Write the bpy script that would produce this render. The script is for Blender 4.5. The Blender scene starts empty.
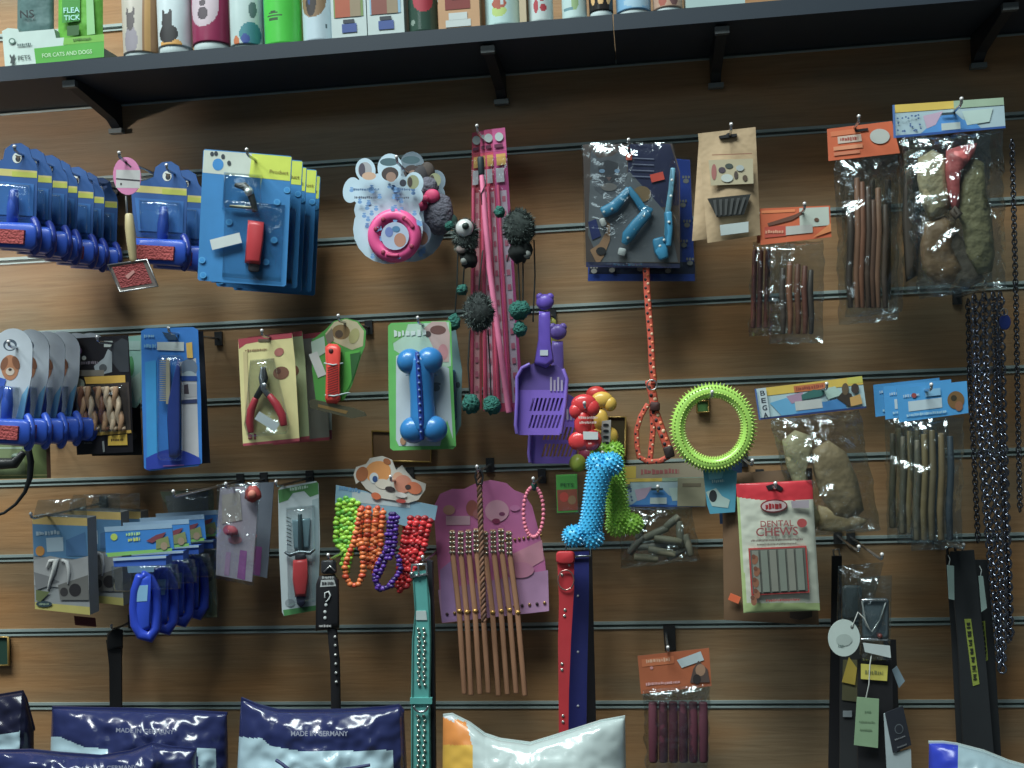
import bpy, bmesh, math, random
from mathutils import Vector, Matrix, noise
random.seed(7)
scene = bpy.context.scene
COL = scene.collection
pi = math.pi

# ------------------------------------------------------------------ camera
F = 1028.0; TH = math.radians(7.1); PH = math.radians(2.38)
CAM = Vector((0, -1.286, 1.5))
_f = Vector((-math.sin(TH), math.cos(TH), 0)); _r0 = Vector((math.cos(TH), math.sin(TH), 0)); _u0 = Vector((0, 0, 1))
_r = math.cos(PH) * _r0 - math.sin(PH) * _u0
_u = math.sin(PH) * _r0 + math.cos(PH) * _u0
cd = bpy.data.cameras.new('camera'); cam = bpy.data.objects.new('camera', cd); COL.objects.link(cam)
cam.matrix_world = Matrix(((_r.x, _u.x, -_f.x, CAM.x), (_r.y, _u.y, -_f.y, CAM.y), (_r.z, _u.z, -_f.z, CAM.z), (0, 0, 0, 1)))
cd.sensor_width = 36; cd.lens = 36 * F / 1024; cd.clip_start = 0.02
scene.camera = cam

def P(px, py, d):
    """world point seen at a photo pixel, at distance d in front of the wall plane"""
    v = _f + _r * ((px - 512) / F) - _u * ((py - 384) / F)
    t = (-d - CAM.y) / v.y
    return CAM + v * t

def S(px, py, d):
    return (P(px + 1, py, d) - P(px, py, d)).length

# --------------------------------------------------------------- materials
_mats = {}
def lin(c):
    c = c / 255.0
    return c / 12.92 if c <= 0.04045 else ((c + 0.055) / 1.055) ** 2.4

GAIN = 1.35
def m(r, g, b, rough=.55, metal=0.0, bump=0.0, bscale=60, var=.12, gain=None, coat=0.0, emit=0):
    key = (r, g, b, rough, metal, bump, bscale, var, gain, coat, emit)
    if key in _mats: return _mats[key]
    k = GAIN if gain is None else gain
    c = [lin(v) * k for v in (r, g, b)]; y = .3 * c[0] + .55 * c[1] + .15 * c[2]; c = [min(.85, y + (v - y) * .86 + .004) for v in c]
    mt = bpy.data.materials.new('surface_%d_%d_%d' % (r, g, b)); mt.use_nodes = True
    nt = mt.node_tree; N = nt.nodes; L = nt.links
    p = N['Principled BSDF']
    p.inputs['Roughness'].default_value = rough; p.inputs['Metallic'].default_value = metal
    if coat: p.inputs['Coat Weight'].default_value = coat; p.inputs['Coat Roughness'].default_value = .12
    tc = N.new('ShaderNodeTexCoord'); nz = N.new('ShaderNodeTexNoise'); nz.inputs['Scale'].default_value = 45; nz.inputs['Detail'].default_value = 3
    mx = N.new('ShaderNodeMixRGB')
    mx.inputs[1].default_value = (c[0] * (1 - var), c[1] * (1 - var), c[2] * (1 - var), 1)
    mx.inputs[2].default_value = (min(.9, c[0] * (1 + var)), min(.9, c[1] * (1 + var)), min(.9, c[2] * (1 + var)), 1)
    L.new(tc.outputs['Object'], nz.inputs['Vector']); L.new(nz.outputs['Fac'], mx.inputs[0]); L.new(mx.outputs[0], p.inputs['Base Color'])
    if bump:
        n2 = N.new('ShaderNodeTexNoise'); n2.inputs['Scale'].default_value = bscale; n2.inputs['Detail'].default_value = 2
        bp = N.new('ShaderNodeBump'); bp.inputs['Strength'].default_value = bump; bp.inputs['Distance'].default_value = .01
        L.new(tc.outputs['Object'], n2.inputs['Vector']); L.new(n2.outputs['Fac'], bp.inputs['Height']); L.new(bp.outputs['Normal'], p.inputs['Normal'])
    _mats[key] = mt
    return mt

def film(name='clear_film', tint=(.86, .89, .89), gl=.085, rough=.14, bump=.5, scale=16):
    key = ('film', name)
    if key in _mats: return _mats[key]
    mt = bpy.data.materials.new(name); mt.use_nodes = True
    nt = mt.node_tree; N = nt.nodes; L = nt.links
    for n in list(N): N.remove(n)
    out = N.new('ShaderNodeOutputMaterial'); mix = N.new('ShaderNodeMixShader'); tr = N.new('ShaderNodeBsdfTransparent'); g = N.new('ShaderNodeBsdfGlossy')
    tr.inputs['Color'].default_value = (*tint, 1); g.inputs['Roughness'].default_value = rough; g.inputs['Color'].default_value = (.85, .95, 1, 1)
    tc = N.new('ShaderNodeTexCoord'); nz = N.new('ShaderNodeTexNoise'); nz.inputs['Scale'].default_value = scale; nz.inputs['Detail'].default_value = 4; nz.inputs['Distortion'].default_value = .8
    bp = N.new('ShaderNodeBump'); bp.inputs['Strength'].default_value = bump; bp.inputs['Distance'].default_value = .02
    lw = N.new('ShaderNodeLayerWeight'); lw.inputs['Blend'].default_value = .25
    ma = N.new('ShaderNodeMath'); ma.operation = 'MULTIPLY_ADD'; ma.inputs[1].default_value = .55; ma.inputs[2].default_value = gl
    L.new(tc.outputs['Object'], nz.inputs['Vector']); L.new(nz.outputs['Fac'], bp.inputs['Height'])
    L.new(bp.outputs['Normal'], g.inputs['Normal']); L.new(bp.outputs['Normal'], lw.inputs['Normal'])
    L.new(lw.outputs['Facing'], ma.inputs[0]); ma.use_clamp = True
    L.new(ma.outputs[0], mix.inputs[0]); L.new(tr.outputs[0], mix.inputs[1]); L.new(g.outputs[0], mix.inputs[2]); L.new(mix.outputs[0], out.inputs['Surface'])
    _mats[key] = mt
    return mt

# ----------------------------------------------------------------- builder
_txt = {}
def text_mesh(s):
    if s in _txt: return _txt[s]
    cu = bpy.data.curves.new('t', 'FONT'); cu.body = s; cu.align_x = 'CENTER'; cu.align_y = 'CENTER'; cu.offset = .012
    cu.resolution_u = 3
    ob = bpy.data.objects.new('t', cu); COL.objects.link(ob)
    bpy.context.view_layer.update()
    dg = bpy.context.evaluated_depsgraph_get()
    me = bpy.data.meshes.new_from_object(ob.evaluated_get(dg))
    vs = [(v.co.x, v.co.y) for v in me.vertices]; fs = [tuple(p.vertices) for p in me.polygons]
    w = (min(v[0] for v in vs), max(v[0] for v in vs), min(v[1] for v in vs), max(v[1] for v in vs))
    COL.objects.unlink(ob); bpy.data.objects.remove(ob); bpy.data.curves.remove(cu); bpy.data.meshes.remove(me)
    _txt[s] = (vs, fs, w)
    return _txt[s]

READ = {'PETS', 'FOR CATS AND DOGS', 'FLEA', 'TICK', 'NS', 'Product', 'MADE IN GERMANY', 'B', 'E', 'G', 'A', 'DENTAL', 'CHEWS'}
class B:
    """collects shapes given in photo pixels and depths, makes ONE mesh object"""
    def __init__(s, name, d, origin, parent=None):
        s.name = name; s.d = d; s.o = origin; s.parent = parent
        s.v = []; s.f = []; s.mi = []; s.sm = []; s.mats = []; s.n = 0; s.hb = 0
    def __enter__(s): return s
    def __exit__(s, *a):
        if a[0] is None: s.build()
    def mid(s, mt):
        if mt not in s.mats: s.mats.append(mt)
        return s.mats.index(mt)
    def add(s, vs, fs, mt, smooth=False):
        k = len(s.v); s.v += [tuple(v) for v in vs]
        many = isinstance(mt, list)
        for i, f in enumerate(fs):
            s.f.append(tuple(k + j for j in f)); s.mi.append(s.mid(mt[i] if many else mt)); s.sm.append(smooth)
    def build(s):
        me = bpy.data.meshes.new(s.name)
        me.from_pydata([(v[0] - s.o.x, v[1] - s.o.y, v[2] - s.o.z) for v in s.v], [], s.f)
        for mt in s.mats: me.materials.append(mt)
        me.polygons.foreach_set('material_index', s.mi); me.polygons.foreach_set('use_smooth', s.sm)
        me.update()
        bm = bmesh.new(); bm.from_mesh(me); bmesh.ops.recalc_face_normals(bm, faces=bm.faces[:]); bm.to_mesh(me); bm.free()
        ob = bpy.data.objects.new(s.name, me); COL.objects.link(ob)
        if s.parent is not None: ob.parent = s.parent
        else: ob.location = s.o
        if s.parent is not None and getattr(s, 'sub', None) is not None: ob.location = s.sub
        s.obj = ob
        return ob
    # flat print layer
    def poly(s, pts, mt, h=None):
        if h is None: s.n += 1; h = max(.0006 + s.n * .00012, s.hb + .0001); s.hb = h
        s.add([P(x, y, s.d + h) for x, y in pts], [tuple(range(len(pts)))[::-1]], mt)
    def slab(s, pts, mt, h0=0.0, h1=.0008, side=None):
        """prism: outline seen at depth h1, extruded straight back to h0"""
        s.hb = max(s.hb, h1)
        fr = [P(x, y, s.d + h1) for x, y in pts]; bk = [v + Vector((0, h1 - h0, 0)) for v in fr]
        n = len(pts); sd = side or mt
        s.add(fr + bk, [tuple(range(n))[::-1], tuple(range(n, 2 * n))] + [(i, (i + 1) % n, n + (i + 1) % n, n + i) for i in range(n)], [mt, mt] + [sd] * n)
    def dome(s, pts, mt, h0, h1, inset=.8, steps=4):
        """slab with a rounded front edge"""
        cx = sum(p[0] for p in pts) / len(pts); cy = sum(p[1] for p in pts) / len(pts)
        rings = []
        for k in range(steps + 1):
            a = k / steps * pi / 2
            sc = inset + (1 - inset) * math.cos(a); h = h0 + (h1 - h0) * (.35 + .65 * math.sin(a))
            rings.append([P(cx + (x - cx) * sc, cy + (y - cy) * sc, s.d + h) for x, y in pts])
        base = [P(x, y, s.d + h0) for x, y in pts]
        rings = [base] + rings; n = len(pts); vs = sum(rings, []); fs = []
        for k in range(len(rings) - 1):
            for i in range(n):
                fs.append((k * n + i, k * n + (i + 1) % n, (k + 1) * n + (i + 1) % n, (k + 1) * n + i))
        fs.append(tuple(range((len(rings) - 1) * n, len(rings) * n))[::-1]); fs.append(tuple(range(n)))
        s.add(vs, fs, mt, True)
    def tube(s, path, r, mt, closed=False, seg=8, flat=1.0, world=False):
        """path: (px,py,h) points, r in pixels (number or list)"""
        pts = [Vector(p) for p in path] if world else [P(x, y, s.d + h) for x, y, h in path]
        n = len(pts)
        if world: R = list(r) if isinstance(r, (list, tuple)) else [r] * n
        else:
            sc = S(path[0][0], path[0][1], s.d)
            R = [x * sc for x in (r if isinstance(r, (list, tuple)) else [r] * n)]
        if not closed and n > 1:      # short end segments keep the shading of the ends crisp
            for e_, f_, at_ in ((n - 1, n - 2, n - 1), (0, 1, 1)):
                L_ = (pts[f_] - pts[e_]).length; k_ = min(.25, R[e_] * .35 / max(L_, 1e-6))
                pts.insert(at_, pts[e_].lerp(pts[f_], k_)); R.insert(at_, R[e_] + (R[f_] - R[e_]) * k_)
            n = len(pts); R[0] *= .85; R[-1] *= .85
        vs = []; fs = []; up = Vector((0, -1, 0)); prev = None
        for i, p in enumerate(pts):
            a = pts[(i - 1) % n] if (closed or i > 0) else p
            b = pts[(i + 1) % n] if (closed or i < n - 1) else p
            t = (b - a)
            if t.length < 1e-9: t = Vector((0, 0, 1))
            t.normalize()
            if prev is None:
                q = up if abs(t.dot(up)) < .95 else Vector((0, 0, 1))
                u = (q - t * q.dot(t)).normalized()
            else: u = (prev - t * prev.dot(t)).normalized()
            prev = u; w = t.cross(u)
            for k in range(seg):
                an = 2 * pi * k / seg
                vs.append(p + u * (R[i] * flat * math.cos(an)) + w * (R[i] * math.sin(an)))
        m_ = n if closed else n - 1
        for i in range(m_):
            for k in range(seg):
                a = i * seg + k; b = i * seg + (k + 1) % seg; c = ((i + 1) % n) * seg + (k + 1) % seg; e = ((i + 1) % n) * seg + k
                fs.append((a, b, c, e))
        if not closed: fs.append(tuple(range(seg))[::-1]); fs.append(tuple(range((n - 1) * seg, n * seg)))
        s.add(vs, fs, mt, True)
    def ball(s, x, y, h, r, mt, ry=None, rz=None, seg=12, rings=8, jitter=0, fn=None):
        c = P(x, y, s.d + h); sc = S(x, y, s.d + h); ry = ry or r; rz = rz or r
        vs = []; fs = []
        for i in range(rings + 1):
            ph = pi * i / rings
            for k in range(seg):
                th = 2 * pi * k / seg
                v = Vector((math.sin(ph) * math.cos(th) * r, math.sin(ph) * math.sin(th) * rz, math.cos(ph) * ry))
                if jitter: v *= 1 + jitter * noise.noise(v * .35 + Vector((x, y, 0)))
                if fn: v = fn(v)
                vs.append(c + v * sc)
        for i in range(rings):
            for k in range(seg):
                fs.append((i * seg + k, (i + 1) * seg + k, (i + 1) * seg + (k + 1) % seg, i * seg + (k + 1) % seg))
        s.add(vs, fs, mt, True)
    def text(s, t, cx, cy, hgt, mt, h=None, ang=0, width=None):
        if t not in READ:                      # print too blurred to read: broken strokes, no letters
            if h is None: s.n += 1; h = max(.0006 + s.n * .00012, s.hb + .0001); s.hb = h
            W = width or hgt * .62 * len(t); rr = random.Random(len(t) * 31 + int(cx)); x = -W / 2; ca, sa = math.cos(math.radians(ang)), math.sin(math.radians(ang))
            while x < W / 2 - .2:
                w = min(W / 2 - x, hgt * rr.uniform(.25, .6)); y0 = -hgt / 2 * rr.uniform(.5, 1); y1 = hgt / 2 * rr.uniform(.6, 1)
                s.poly([(cx + a * ca - b * sa, cy + a * sa + b * ca) for a, b in ((x, y0), (x + w, y0 * rr.uniform(.5, 1)), (x + w, y1 * rr.uniform(.6, 1)), (x, y1))], mt, h)
                x += w + hgt * rr.uniform(.08, .25)
            return
        if h is None: s.n += 1; h = max(.0006 + s.n * .00012, s.hb + .0001); s.hb = h
        vs, fs, w = text_mesh(t)
        k = hgt / max(.01, (w[3] - w[2])); kx = k if width is None else width / max(.01, w[1] - w[0])
        ca, sa = math.cos(math.radians(ang)), math.sin(math.radians(ang)); mx = (w[0] + w[1]) / 2; my = (w[2] + w[3]) / 2
        out = []
        for x, y in vs:
            a = (x - mx) * kx; b = -(y - my) * k
            out.append(P(cx + a * ca - b * sa, cy + a * sa + b * ca, s.d + h))
        s.add(out, fs, mt)
    def pillow(s, top, bot, th, mt, nx=24, ny=30, crump=0.0, seed=0, fn=None, pw=.55, back=True, freq=.06, edge=0.0, h=0.0, lump=None):
        """inflated bag between a top and a bottom polyline"""
        def samp(pl, u):
            L = [0]
            for a, b in zip(pl, pl[1:]): L.append(L[-1] + math.hypot(b[0] - a[0], b[1] - a[1]))
            t = u * L[-1]
            for i in range(len(pl) - 1):
                if t <= L[i + 1] + 1e-9:
                    k = (t - L[i]) / max(1e-9, L[i + 1] - L[i])
                    return pl[i][0] + (pl[i + 1][0] - pl[i][0]) * k, pl[i][1] + (pl[i + 1][1] - pl[i][1]) * k
            return pl[-1]
        sides = (1, -1) if back else (1,)
        for sg in sides:
            vs = []; fs = []; ms = []; px_ = []
            for j in range(ny + 1):
                v = j / ny
                for i in range(nx + 1):
                    u = i / nx
                    a = samp(top, u); b = samp(bot, u)
                    x = a[0] + (b[0] - a[0]) * v; y = a[1] + (b[1] - a[1]) * v
                    e = (math.sin(pi * u) ** pw) * (math.sin(pi * v) ** (pw * .8)) if 0 < u < 1 and 0 < v < 1 else 0
                    if lump: e *= lump(u, v)
                    nn = noise.noise(Vector((x * freq, y * freq, seed * 7.3 + sg))) + .5 * noise.noise(Vector((x * freq * 2.7, y * freq * 2.7, seed * 3.1 + sg)))
                    ex = edge * noise.noise(Vector((x * .09, y * .09, seed + 50)))
                    hh = h + sg * th * e + crump * nn * (.35 + .65 * min(1, e * 1.4))
                    if e == 0 : hh = h + crump * .5 * noise.noise(Vector((x * freq, y * freq, seed * 7.3)))
                    px_.append((x + ex, y + ex * .6))
                    vs.append(P(x + ex, y + ex * .6, s.d + hh))
            for j in range(ny):
                for i in range(nx):
                    a = j * (nx + 1) + i; q = (a, a + nx + 1, a + nx + 2, a + 1)
                    fs.append(q if sg > 0 else q[::-1])
                    if fn:
                        cx = sum(px_[k][0] for k in q) / 4; cy = sum(px_[k][1] for k in q) / 4
                        ms.append(fn(cx, cy) if sg > 0 else mt)
            s.add(vs, fs, ms if fn else mt, True)
    def lathe(s, cx, d, z0, prof, mt, seg=32, squash=1.0, fn=None):
        """world-space lathe round a vertical axis; prof = [(radius m, height m)]; fn(angle, height) -> material"""
        vs = []; fs = []; ms = []
        for r, z in prof:
            sq = squash if not isinstance(squash, (list, tuple)) else 1
            for k in range(seg):
                a = 2 * pi * k / seg
                vs.append(Vector((cx + r * math.sin(a), -d - r * sq * math.cos(a), z0 + z)))
        for i in range(len(prof) - 1):
            for k in range(seg):
                fs.append((i * seg + k, i * seg + (k + 1) % seg, (i + 1) * seg + (k + 1) % seg, (i + 1) * seg + k))
                if fn:
                    a = 2 * pi * (k + .5) / seg; a = a if a < pi else a - 2 * pi
                    ms.append(fn(a, (prof[i][1] + prof[i + 1][1]) / 2) or mt)
        fs.append(tuple(range(seg))[::-1]); fs.append(tuple(range((len(prof) - 1) * seg, len(prof) * seg)))
        if fn: ms += [mt, mt]
        s.add(vs, fs, ms if fn else mt, True)

class T:
    """a thing: an Empty with parts"""
    def __init__(s, name, label, cat, x, y, d, group=None):
        s.o = P(x, y, d); s.d = d
        s.e = bpy.data.objects.new(name, None); s.e.empty_display_size = .02; COL.objects.link(s.e); s.e.location = s.o
        tag(s.e, label, cat, group)
    def part(s, name, parent=None, label=None, dd=0):
        b = B(name, s.d + dd, s.o, parent or s.e)
        if label: b.lab = label
        return b

def tag(o, label, cat, group=None):
    o['label'] = label; o['category'] = cat
    if group: o['group'] = group

def solo(name, label, cat, x, y, d, group=None):
    b = B(name, d, P(x, y, d)); _build = b.build
    def build():
        ob = _build(); tag(ob, label, cat, group); return ob
    b.build = build
    return b

def struct(name):
    b = B(name, 0, Vector((0, 0, 0))); _build = b.build
    def build():
        ob = _build(); ob['kind'] = 'structure'; return ob
    b.build = build
    return b

def copy_thing(e, off, label, group=None, rot=0):
    c = e.copy(); COL.objects.link(c); c.location = e.location + Vector(off); c.rotation_euler = (0, rot, 0)
    c['label'] = label
    if group: c['group'] = group
    def rec(a, b, lvl):
        for ch in [o for o in src if o.parent == a]:
            k = ch.copy(); COL.objects.link(k); k.parent = b
            if lvl < 2: rec(ch, k, lvl + 1)
    src = list(COL.objects)
    rec(e, c, 1)
    return c

# pixel outline helpers
def rect(x0, y0, x1, y1): return [(x0, y0), (x1, y0), (x1, y1), (x0, y1)]
def rrect(x0, y0, x1, y1, r=3, ang=0, n=4):
    pts = []
    for cx, cy, a0 in ((x1 - r, y0 + r, -90), (x1 - r, y1 - r, 0), (x0 + r, y1 - r, 90), (x0 + r, y0 + r, 180)):
        for k in range(n + 1):
            a = math.radians(a0 + 90 * k / n); pts.append((cx + r * math.cos(a), cy + r * math.sin(a)))
    return rot(pts, ang)
def rot(pts, ang, c=None):
    if not ang: return pts
    cx, cy = c or (sum(p[0] for p in pts) / len(pts), sum(p[1] for p in pts) / len(pts))
    ca, sa = math.cos(math.radians(ang)), math.sin(math.radians(ang))
    return [(cx + (x - cx) * ca - (y - cy) * sa, cy + (x - cx) * sa + (y - cy) * ca) for x, y in pts]
def box(cx, cy, w, h, ang=0): return rot(rect(cx - w / 2, cy - h / 2, cx + w / 2, cy + h / 2), ang)
def ell(cx, cy, rx, ry=None, ang=0, n=20):
    ry = ry or rx
    return rot([(cx + rx * math.cos(2 * pi * k / n), cy + ry * math.sin(2 * pi * k / n)) for k in range(n)], ang, (cx, cy))
def lerp(a, b, t): return (a[0] + (b[0] - a[0]) * t, a[1] + (b[1] - a[1]) * t)
def inq(q, u, v): return lerp(lerp(q[0], q[1], u), lerp(q[3], q[2], u), v)
def sub(q, u0, v0, u1, v1): return [inq(q, u0, v0), inq(q, u1, v0), inq(q, u1, v1), inq(q, u0, v1)]
def band(a, b, wa, wb=None):
    """strip quad from a to b, width w pixels"""
    wb = wa if wb is None else wb
    dx, dy = b[0] - a[0], b[1] - a[1]; L = math.hypot(dx, dy); nx, ny = -dy / L, dx / L
    return [(a[0] + nx * wa / 2, a[1] + ny * wa / 2), (b[0] + nx * wb / 2, b[1] + ny * wb / 2), (b[0] - nx * wb / 2, b[1] - ny * wb / 2), (a[0] - nx * wa / 2, a[1] - ny * wa / 2)]

WHITE = m(160, 176, 178); PAPER = m(150, 160, 155); BLACK = m(22, 22, 26); DARKB = m(28, 32, 58)
SILVER = m(170, 175, 180, .25, .9); GREY = m(110, 115, 118); STEEL = m(150, 150, 150, .3, .85)
FILM = film(); FILM2 = film('crinkled_film', (.84, .87, .87), .11, .12, .6, 22)
BLIS = film('blister_plastic', (.92, .94, .95), .03, .08, .15, 30)

def hook(x, y, d, label, plate=True, tipup=.007, r=.0016):
    """steel slatwall hook: plate on the rail, straight wire, upturned tip"""
    w = P(x, y, d)
    e = T('wall_hook', label, 'hook', x, y, 0, None)
    e.o = Vector((w.x, 0, w.z)); e.e.location = e.o; e.d = 0
    with e.part('wire') as b:
        b.tube([(w.x, -.002, w.z), (w.x, -d * .6, w.z), (w.x, -d, w.z + .001), (w.x, -d - .005, w.z + .003), (w.x, -d - .006, w.z + tipup)], r, SILVER, world=True)
    with e.part('tip') as b:
        sc = .0022
        c = Vector((w.x, -d - .006, w.z + tipup)); vs = []; fs = []
        for i in range(5):
            for k in range(8):
                a = pi * i / 4; t = 2 * pi * k / 8
                vs.append(c + Vector((math.sin(a) * math.cos(t), math.sin(a) * math.sin(t), math.cos(a))) * sc)
        for i in range(4):
            for k in range(8): fs.append((i * 8 + k, (i + 1) * 8 + k, (i + 1) * 8 + (k + 1) % 8, i * 8 + (k + 1) % 8))
        b.add(vs, fs, m(215, 225, 225, .2, .3), True)
    if plate:
        with e.part('mounting_plate') as b:
            x0, x1, z0, z1 = w.x - .005, w.x + .005, w.z - .009, w.z + .009
            vs = [(x0, -.0045, z0), (x1, -.0045, z0), (x1, -.0045, z1), (x0, -.0045, z1), (x0, -.001, z0), (x1, -.001, z0), (x1, -.001, z1), (x0, -.001, z1)]
            b.add([Vector(v) for v in vs], [(0, 1, 2, 3), (7, 6, 5, 4), (0, 4, 5, 1), (1, 5, 6, 2), (2, 6, 7, 3), (3, 7, 4, 0)], m(60, 62, 64, .4, .6))
    return e

# ------------------------------------------------------------- the setting
def wbox(b, x0, x1, y0, y1, z0, z1, mt):
    vs = [Vector(v) for v in ((x0, y0, z0), (x1, y0, z0), (x1, y0, z1), (x0, y0, z1), (x0, y1, z0), (x1, y1, z0), (x1, y1, z1), (x0, y1, z1))]
    b.add(vs, [(0, 1, 2, 3), (7, 6, 5, 4), (0, 4, 5, 1), (1, 5, 6, 2), (2, 6, 7, 3), (3, 7, 4, 0)], mt)

def wood():
    mt = bpy.data.materials.new('slatwall_wood'); mt.use_nodes = True
    nt = mt.node_tree; N = nt.nodes; L = nt.links; p = N['Principled BSDF']; p.inputs['Roughness'].default_value = .5
    tc = N.new('ShaderNodeTexCoord'); mp = N.new('ShaderNodeMapping'); mp.inputs['Scale'].default_value = (2.2, 1, 42)
    n1 = N.new('ShaderNodeTexNoise'); n1.inputs['Scale'].default_value = 5; n1.inputs['Detail'].default_value = 6; n1.inputs['Roughness'].default_value = .65; n1.inputs['Distortion'].default_value = .6
    r1 = N.new('ShaderNodeValToRGB'); e = r1.color_ramp.elements
    e[0].position = .3; e[0].color = (.285, .184, .100, 1); e[1].position = .72; e[1].color = (.395, .265, .150, 1)
    x = r1.color_ramp.elements.new(.5); x.color = (.345, .225, .122, 1)
    mp2 = N.new('ShaderNodeMapping'); mp2.inputs['Scale'].default_value = (1.2, 1, 4)
    n2 = N.new('ShaderNodeTexNoise'); n2.inputs['Scale'].default_value = 3.2; n2.inputs['Detail'].default_value = 2
    r2 = N.new('ShaderNodeValToRGB'); r2.color_ramp.elements[0].position = .38; r2.color_ramp.elements[1].position = .68
    r2.color_ramp.elements[0].color = (.80, .88, .95, 1); r2.color_ramp.elements[1].color = (1.25, .95, .68, 1)
    mx = N.new('ShaderNodeMixRGB'); mx.blend_type = 'MULTIPLY'; mx.inputs[0].default_value = .8
    L.new(tc.outputs['Object'], mp.inputs['Vector']); L.new(mp.outputs[0], n1.inputs['Vector']); L.new(n1.outputs['Fac'], r1.inputs[0])
    L.new(tc.outputs['Object'], mp2.inputs['Vector']); L.new(mp2.outputs[0], n2.inputs['Vector']); L.new(n2.outputs['Fac'], r2.inputs[0])
    L.new(r1.outputs[0], mx.inputs[1]); L.new(r2.outputs[0], mx.inputs[2]); L.new(mx.outputs[0], p.inputs['Base Color'])
    bp = N.new('ShaderNodeBump'); bp.inputs['Strength'].default_value = .12; bp.inputs['Distance'].default_value = .004
    L.new(n1.outputs['Fac'], bp.inputs['Height']); L.new(bp.outputs['Normal'], p.inputs['Normal'])
    return mt
WOOD = wood()
RAIL = m(140, 156, 154, .45, .2, gain=1.5); GROOVE = m(105, 110, 104)

# rail rows read along the photo's column x=700
rows = [57, 138, 219.5, 301, 382, 461.5, 543, 624, 704]
zs = [P(700, y, 0).z for y in rows]
zs = [zs[0] + .1] + zs + [zs[-1] - .1 * k for k in (1, 2, 3)]
X0, X1 = -1.25, 1.05
with struct('wall_back') as b:
    for a, c in zip(zs, zs[1:]):
        wbox(b, X0, X1, 0, .018, c + .0042, a - .0042, WOOD)
    wbox(b, X0, X1, .012, .03, zs[-1] - .05, zs[0] + .4, m(30, 24, 20))
    wbox(b, X0, X1, 0, .018, zs[0] + .0045, zs[0] + .40, WOOD)
for i, z in enumerate(zs):
    with struct('trim_%d' % (i + 1)) as b:
        wbox(b, X0, X1, -.0016, .004, z + .0010, z + .0046, RAIL)
        wbox(b, X0, X1, -.0016, .004, z - .0046, z - .0026, RAIL)
        wbox(b, X0, X1, .004, .012, z - .005, z + .005, GROOVE)
with struct('floor') as b:
    wbox(b, -2.4, 2.4, -2.6, .1, -.02, 0, m(95, 92, 88))

# ----------------------------------------------------------- display shelf
SD = .125
zt = P(300, 41.0, SD).z; SX0 = -1.25; SX1 = 1.05
SH = m(30, 42, 54, .5, 0, .0, 80, .03)
xj = P(613, 17, SD).x
sh = T('display_shelf', 'long dark board shelf carrying tubes and sprays above the slatted wall', 'shelf', 512, 30, 0)
sh.o = Vector((0, 0, zt)); sh.e.location = sh.o
for x0, x1 in ((SX0, xj - .0006), (xj + .0006, SX1)):
    with sh.part('board') as b: wbox(b, x0, x1, -SD, -.001, zt - .018, zt, SH)
for tx, ty in ((70, 88), (488, 52), (722, 33), (1010, 8)):
    w = P(tx, ty, SD - .010)
    with sh.part('bracket') as b:
        pts = [(-.0, zt - .018), (-.112, zt - .018), (-.115, zt - .026), (-.02, zt - .044), (0, zt - .056)]
        vs = [Vector((w.x - .006, y, z)) for y, z in pts] + [Vector((w.x + .006, y, z)) for y, z in pts]
        b.add(vs, [(0, 1, 2, 3, 4), (9, 8, 7, 6, 5)] + [(i, 5 + i, 5 + (i + 1) % 5, (i + 1) % 5) for i in range(5)], m(38, 42, 48, .4, .4))
    br = b.obj
    with sh.part('end_cap', br) as b:
        wbox(b, w.x - .008, w.x + .008, -.118, -.111, zt - .029, zt - .021, m(80, 86, 88, .4, .3))
    with sh.part('foot_cap', br) as b:
        wbox(b, w.x - .009, w.x + .009, -.010, -.001, zt - .059, zt - .053, m(110, 118, 118, .4, .3))

# base shelf below the frame that carries the food sacks
BZ = .80
lo = T('base_shelf', 'low dark board shelf that carries the pet food sacks', 'shelf', 512, 760, 0)
lo.o = Vector((0, 0, BZ)); lo.e.location = lo.o
with lo.part('board') as b: wbox(b, X0, X1, -.52, -.001, BZ - .03, BZ, SH)
for x in (-1.1, 0, .95):
    with lo.part('leg') as b: wbox(b, x - .02, x + .02, -.50, -.46, 0, BZ - .03, SH)

# ------------------------------------------------------ goods on the shelf
def shelf_x(px, d): 
    # x on the shelf top under a photo pixel column near the shelf's front edge
    return P(px, 66 - px * .088, d).x

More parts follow.
